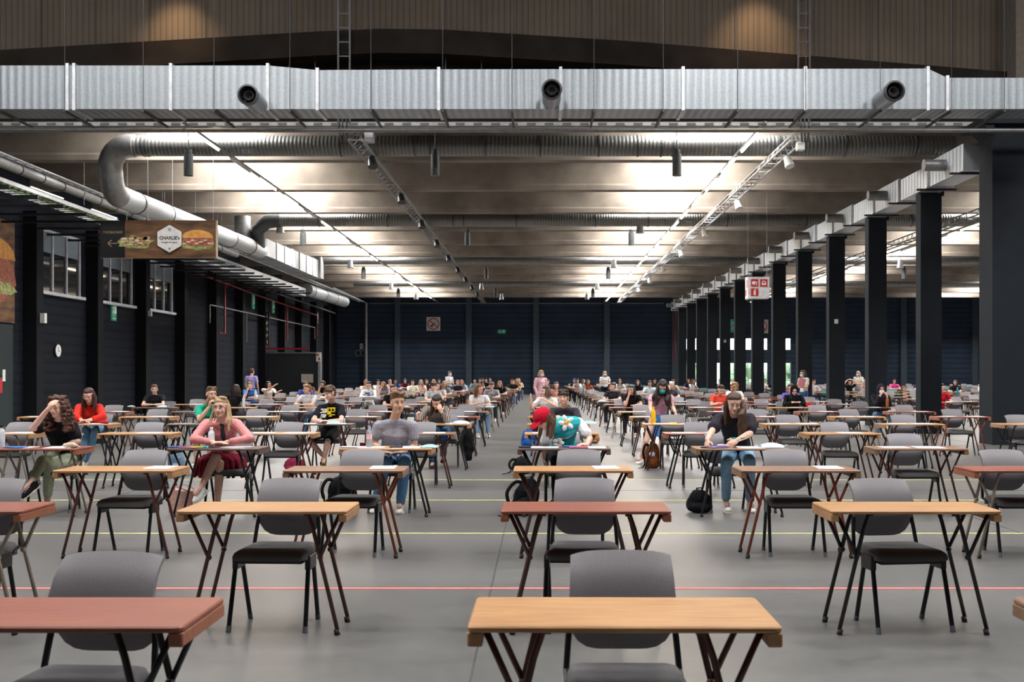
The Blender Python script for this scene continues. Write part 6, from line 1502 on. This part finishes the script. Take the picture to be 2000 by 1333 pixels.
def mask_on(px, Y, label, s=1.0, hexc='#9fc4da', rz=0):
    X = (px-VX)*Y/F_PX; r = tag(empty('face_mask', (X, Y, DT+.004), rz), label, 'mask', 'face masks lying on desks')
    m = MB()
    nu, nv = 10, 5; vs = [V((-.085+.17*i/nu, -.045+.09*j/nv, .002+.035*math.sin(PI*j/nv)*(.5+.5*math.sin(PI*i/nu)))) *s for j in range(nv+1) for i in range(nu+1)]
    n = len(vs); fs = [(j*(nu+1)+i, j*(nu+1)+i+1, (j+1)*(nu+1)+i+1, (j+1)*(nu+1)+i) for j in range(nv) for i in range(nu)]
    m.add(vs, fs); m.obj('mask_cloth', cloth(hexc), r, smooth=True)
    m = MB()
    for q in (-1, 1): m.tube([(q*.085*s, -.03*s, .01), (q*.12*s, -.02*s, .03), (q*.12*s, .02*s, .03), (q*.085*s, .03*s, .01)], .0018, 5)
    m.obj('ear_loop', cloth('#e8eef2'), r)
mask_on(840, 11.66, 'pale blue mask on the right end of the grey T-shirt man\'s desk')
mask_on(1506, 11.64, 'large pale blue and white mask on the right of the phone-reader\'s desk', 1.5, '#bcd0dc', .2)
mask_on(652, 17.25, 'pale blue mask beside the boy in the black printed T-shirt', 1.25)
mask_on(900, 17.25, 'white and blue mask on the desk of the striped-blouse person', 1.5, '#c4d4e0', .4)
mask_on(318, 25.8, 'pale blue mask beside the bun-haired person\'s folded arms', 1.3)
mask_on(957, 25.8, 'pale blue mask on the desk of the red-haired person in white', 1.3)
mask_on(790, 25.8, 'pale blue mask on the desk right of the auburn bun', 1.3)
mask_on(1176, 31.3, 'domed pale blue mask on a desk right of the aisle', 1.3)
mask_on(1150, 17.3, 'pale blue mask on the desk behind the red cap person', 1.3)
for px, Y, c_, lab in ((31, 11.62, '#2f6fb8', 'blue leaflet on the left of the curly-haired person\'s desk'), (347, 11.66, '#3f4f8c', 'dark blue booklet at the left end of the pink-shirted person\'s desk'), (372, 11.6, '#b9606a', 'reddish leaflet on the pink-shirted person\'s desk'),
                       (1130, 11.62, '#c05a66', 'red-edged booklet on the right of the red cap person\'s desk'), (1118, 11.78, '#3a6fb4', 'blue card on the right of the red cap person\'s desk'), (1395, 11.62, '#8a7ab8', 'lilac notebook under the phone-reader\'s hand'),
                       (683, 11.66, '#c9cbd6', 'open magazine at the left end of the grey T-shirt man\'s desk'), (1416, 25.85, '#2f8f86', 'teal folder under the coral shirt person\'s notebook')):
    X = (px-VX)*Y/F_PX; o = MB().box((0, 0, .004), (.2, .16, .006)).obj('booklet', cloth(c_, .6), loc=(X, Y, DT+.005)); o.rotation_euler = (0, 0, random.Random(px).uniform(-.3, .3)); tag(o, lab, 'booklet')
for px, Y, c_, lab in ((396, 11.58, '#2fa7c8', 'cyan highlighter on the pink-shirted person\'s desk'), (386, 11.56, '#c8d030', 'yellow-green marker on the pink-shirted person\'s desk'), (1315, 17.3, '#e2e02a', 'fluorescent yellow marker on the standing girl\'s desk'), (1326, 17.32, '#7a4a3a', 'brown pen beside the fluorescent yellow marker'), (1379, 11.55, '#2b2b33', 'dark pen under the phone-reader\'s left hand')):
    X = (px-VX)*Y/F_PX; o = smooth_by_angle(MB().cyl((-.06, 0, .008), (.06, .0, .008), .008, n=8).obj('pen', cloth(c_, .4), loc=(X, Y, DT+.004))); o.rotation_euler = (0, 0, random.Random(px).uniform(-.5, .5)); tag(o, lab, 'pen')
# colourful carton on the floor
r = tag(empty('drinks_carton', (at(711, 0, 20.6).x, 20.6, 0)), 'small red and blue carton pack standing on the floor behind the grey T-shirt man', 'carton')
MB().box((0, 0, .11), (.13, .1, .22)).obj('carton_body', cloth('#b0243a'), r); MB().box((-.055, -.002, .115), (.03, .105, .215)).obj('blue_stripe', cloth('#27409a'), r); MB().box((.05, -.002, .12), (.02, .105, .2)).obj('cream_stripe', cloth('#d9cf9a'), r)
# pink folder of the standing person
o = MB().box((0, 0, 0), (.24, .02, .30), Matrix.Rotation(.3, 3, 'Y')).obj('folder', cloth('#d08a92'), loc=(at(1566, 748, 35.4).x, 35.42, at(1566, 748, 35.4).z)); tag(o, 'pink folder held by the standing brown-haired masked person', 'folder')
bpy.data.scenes.remove(SCR)
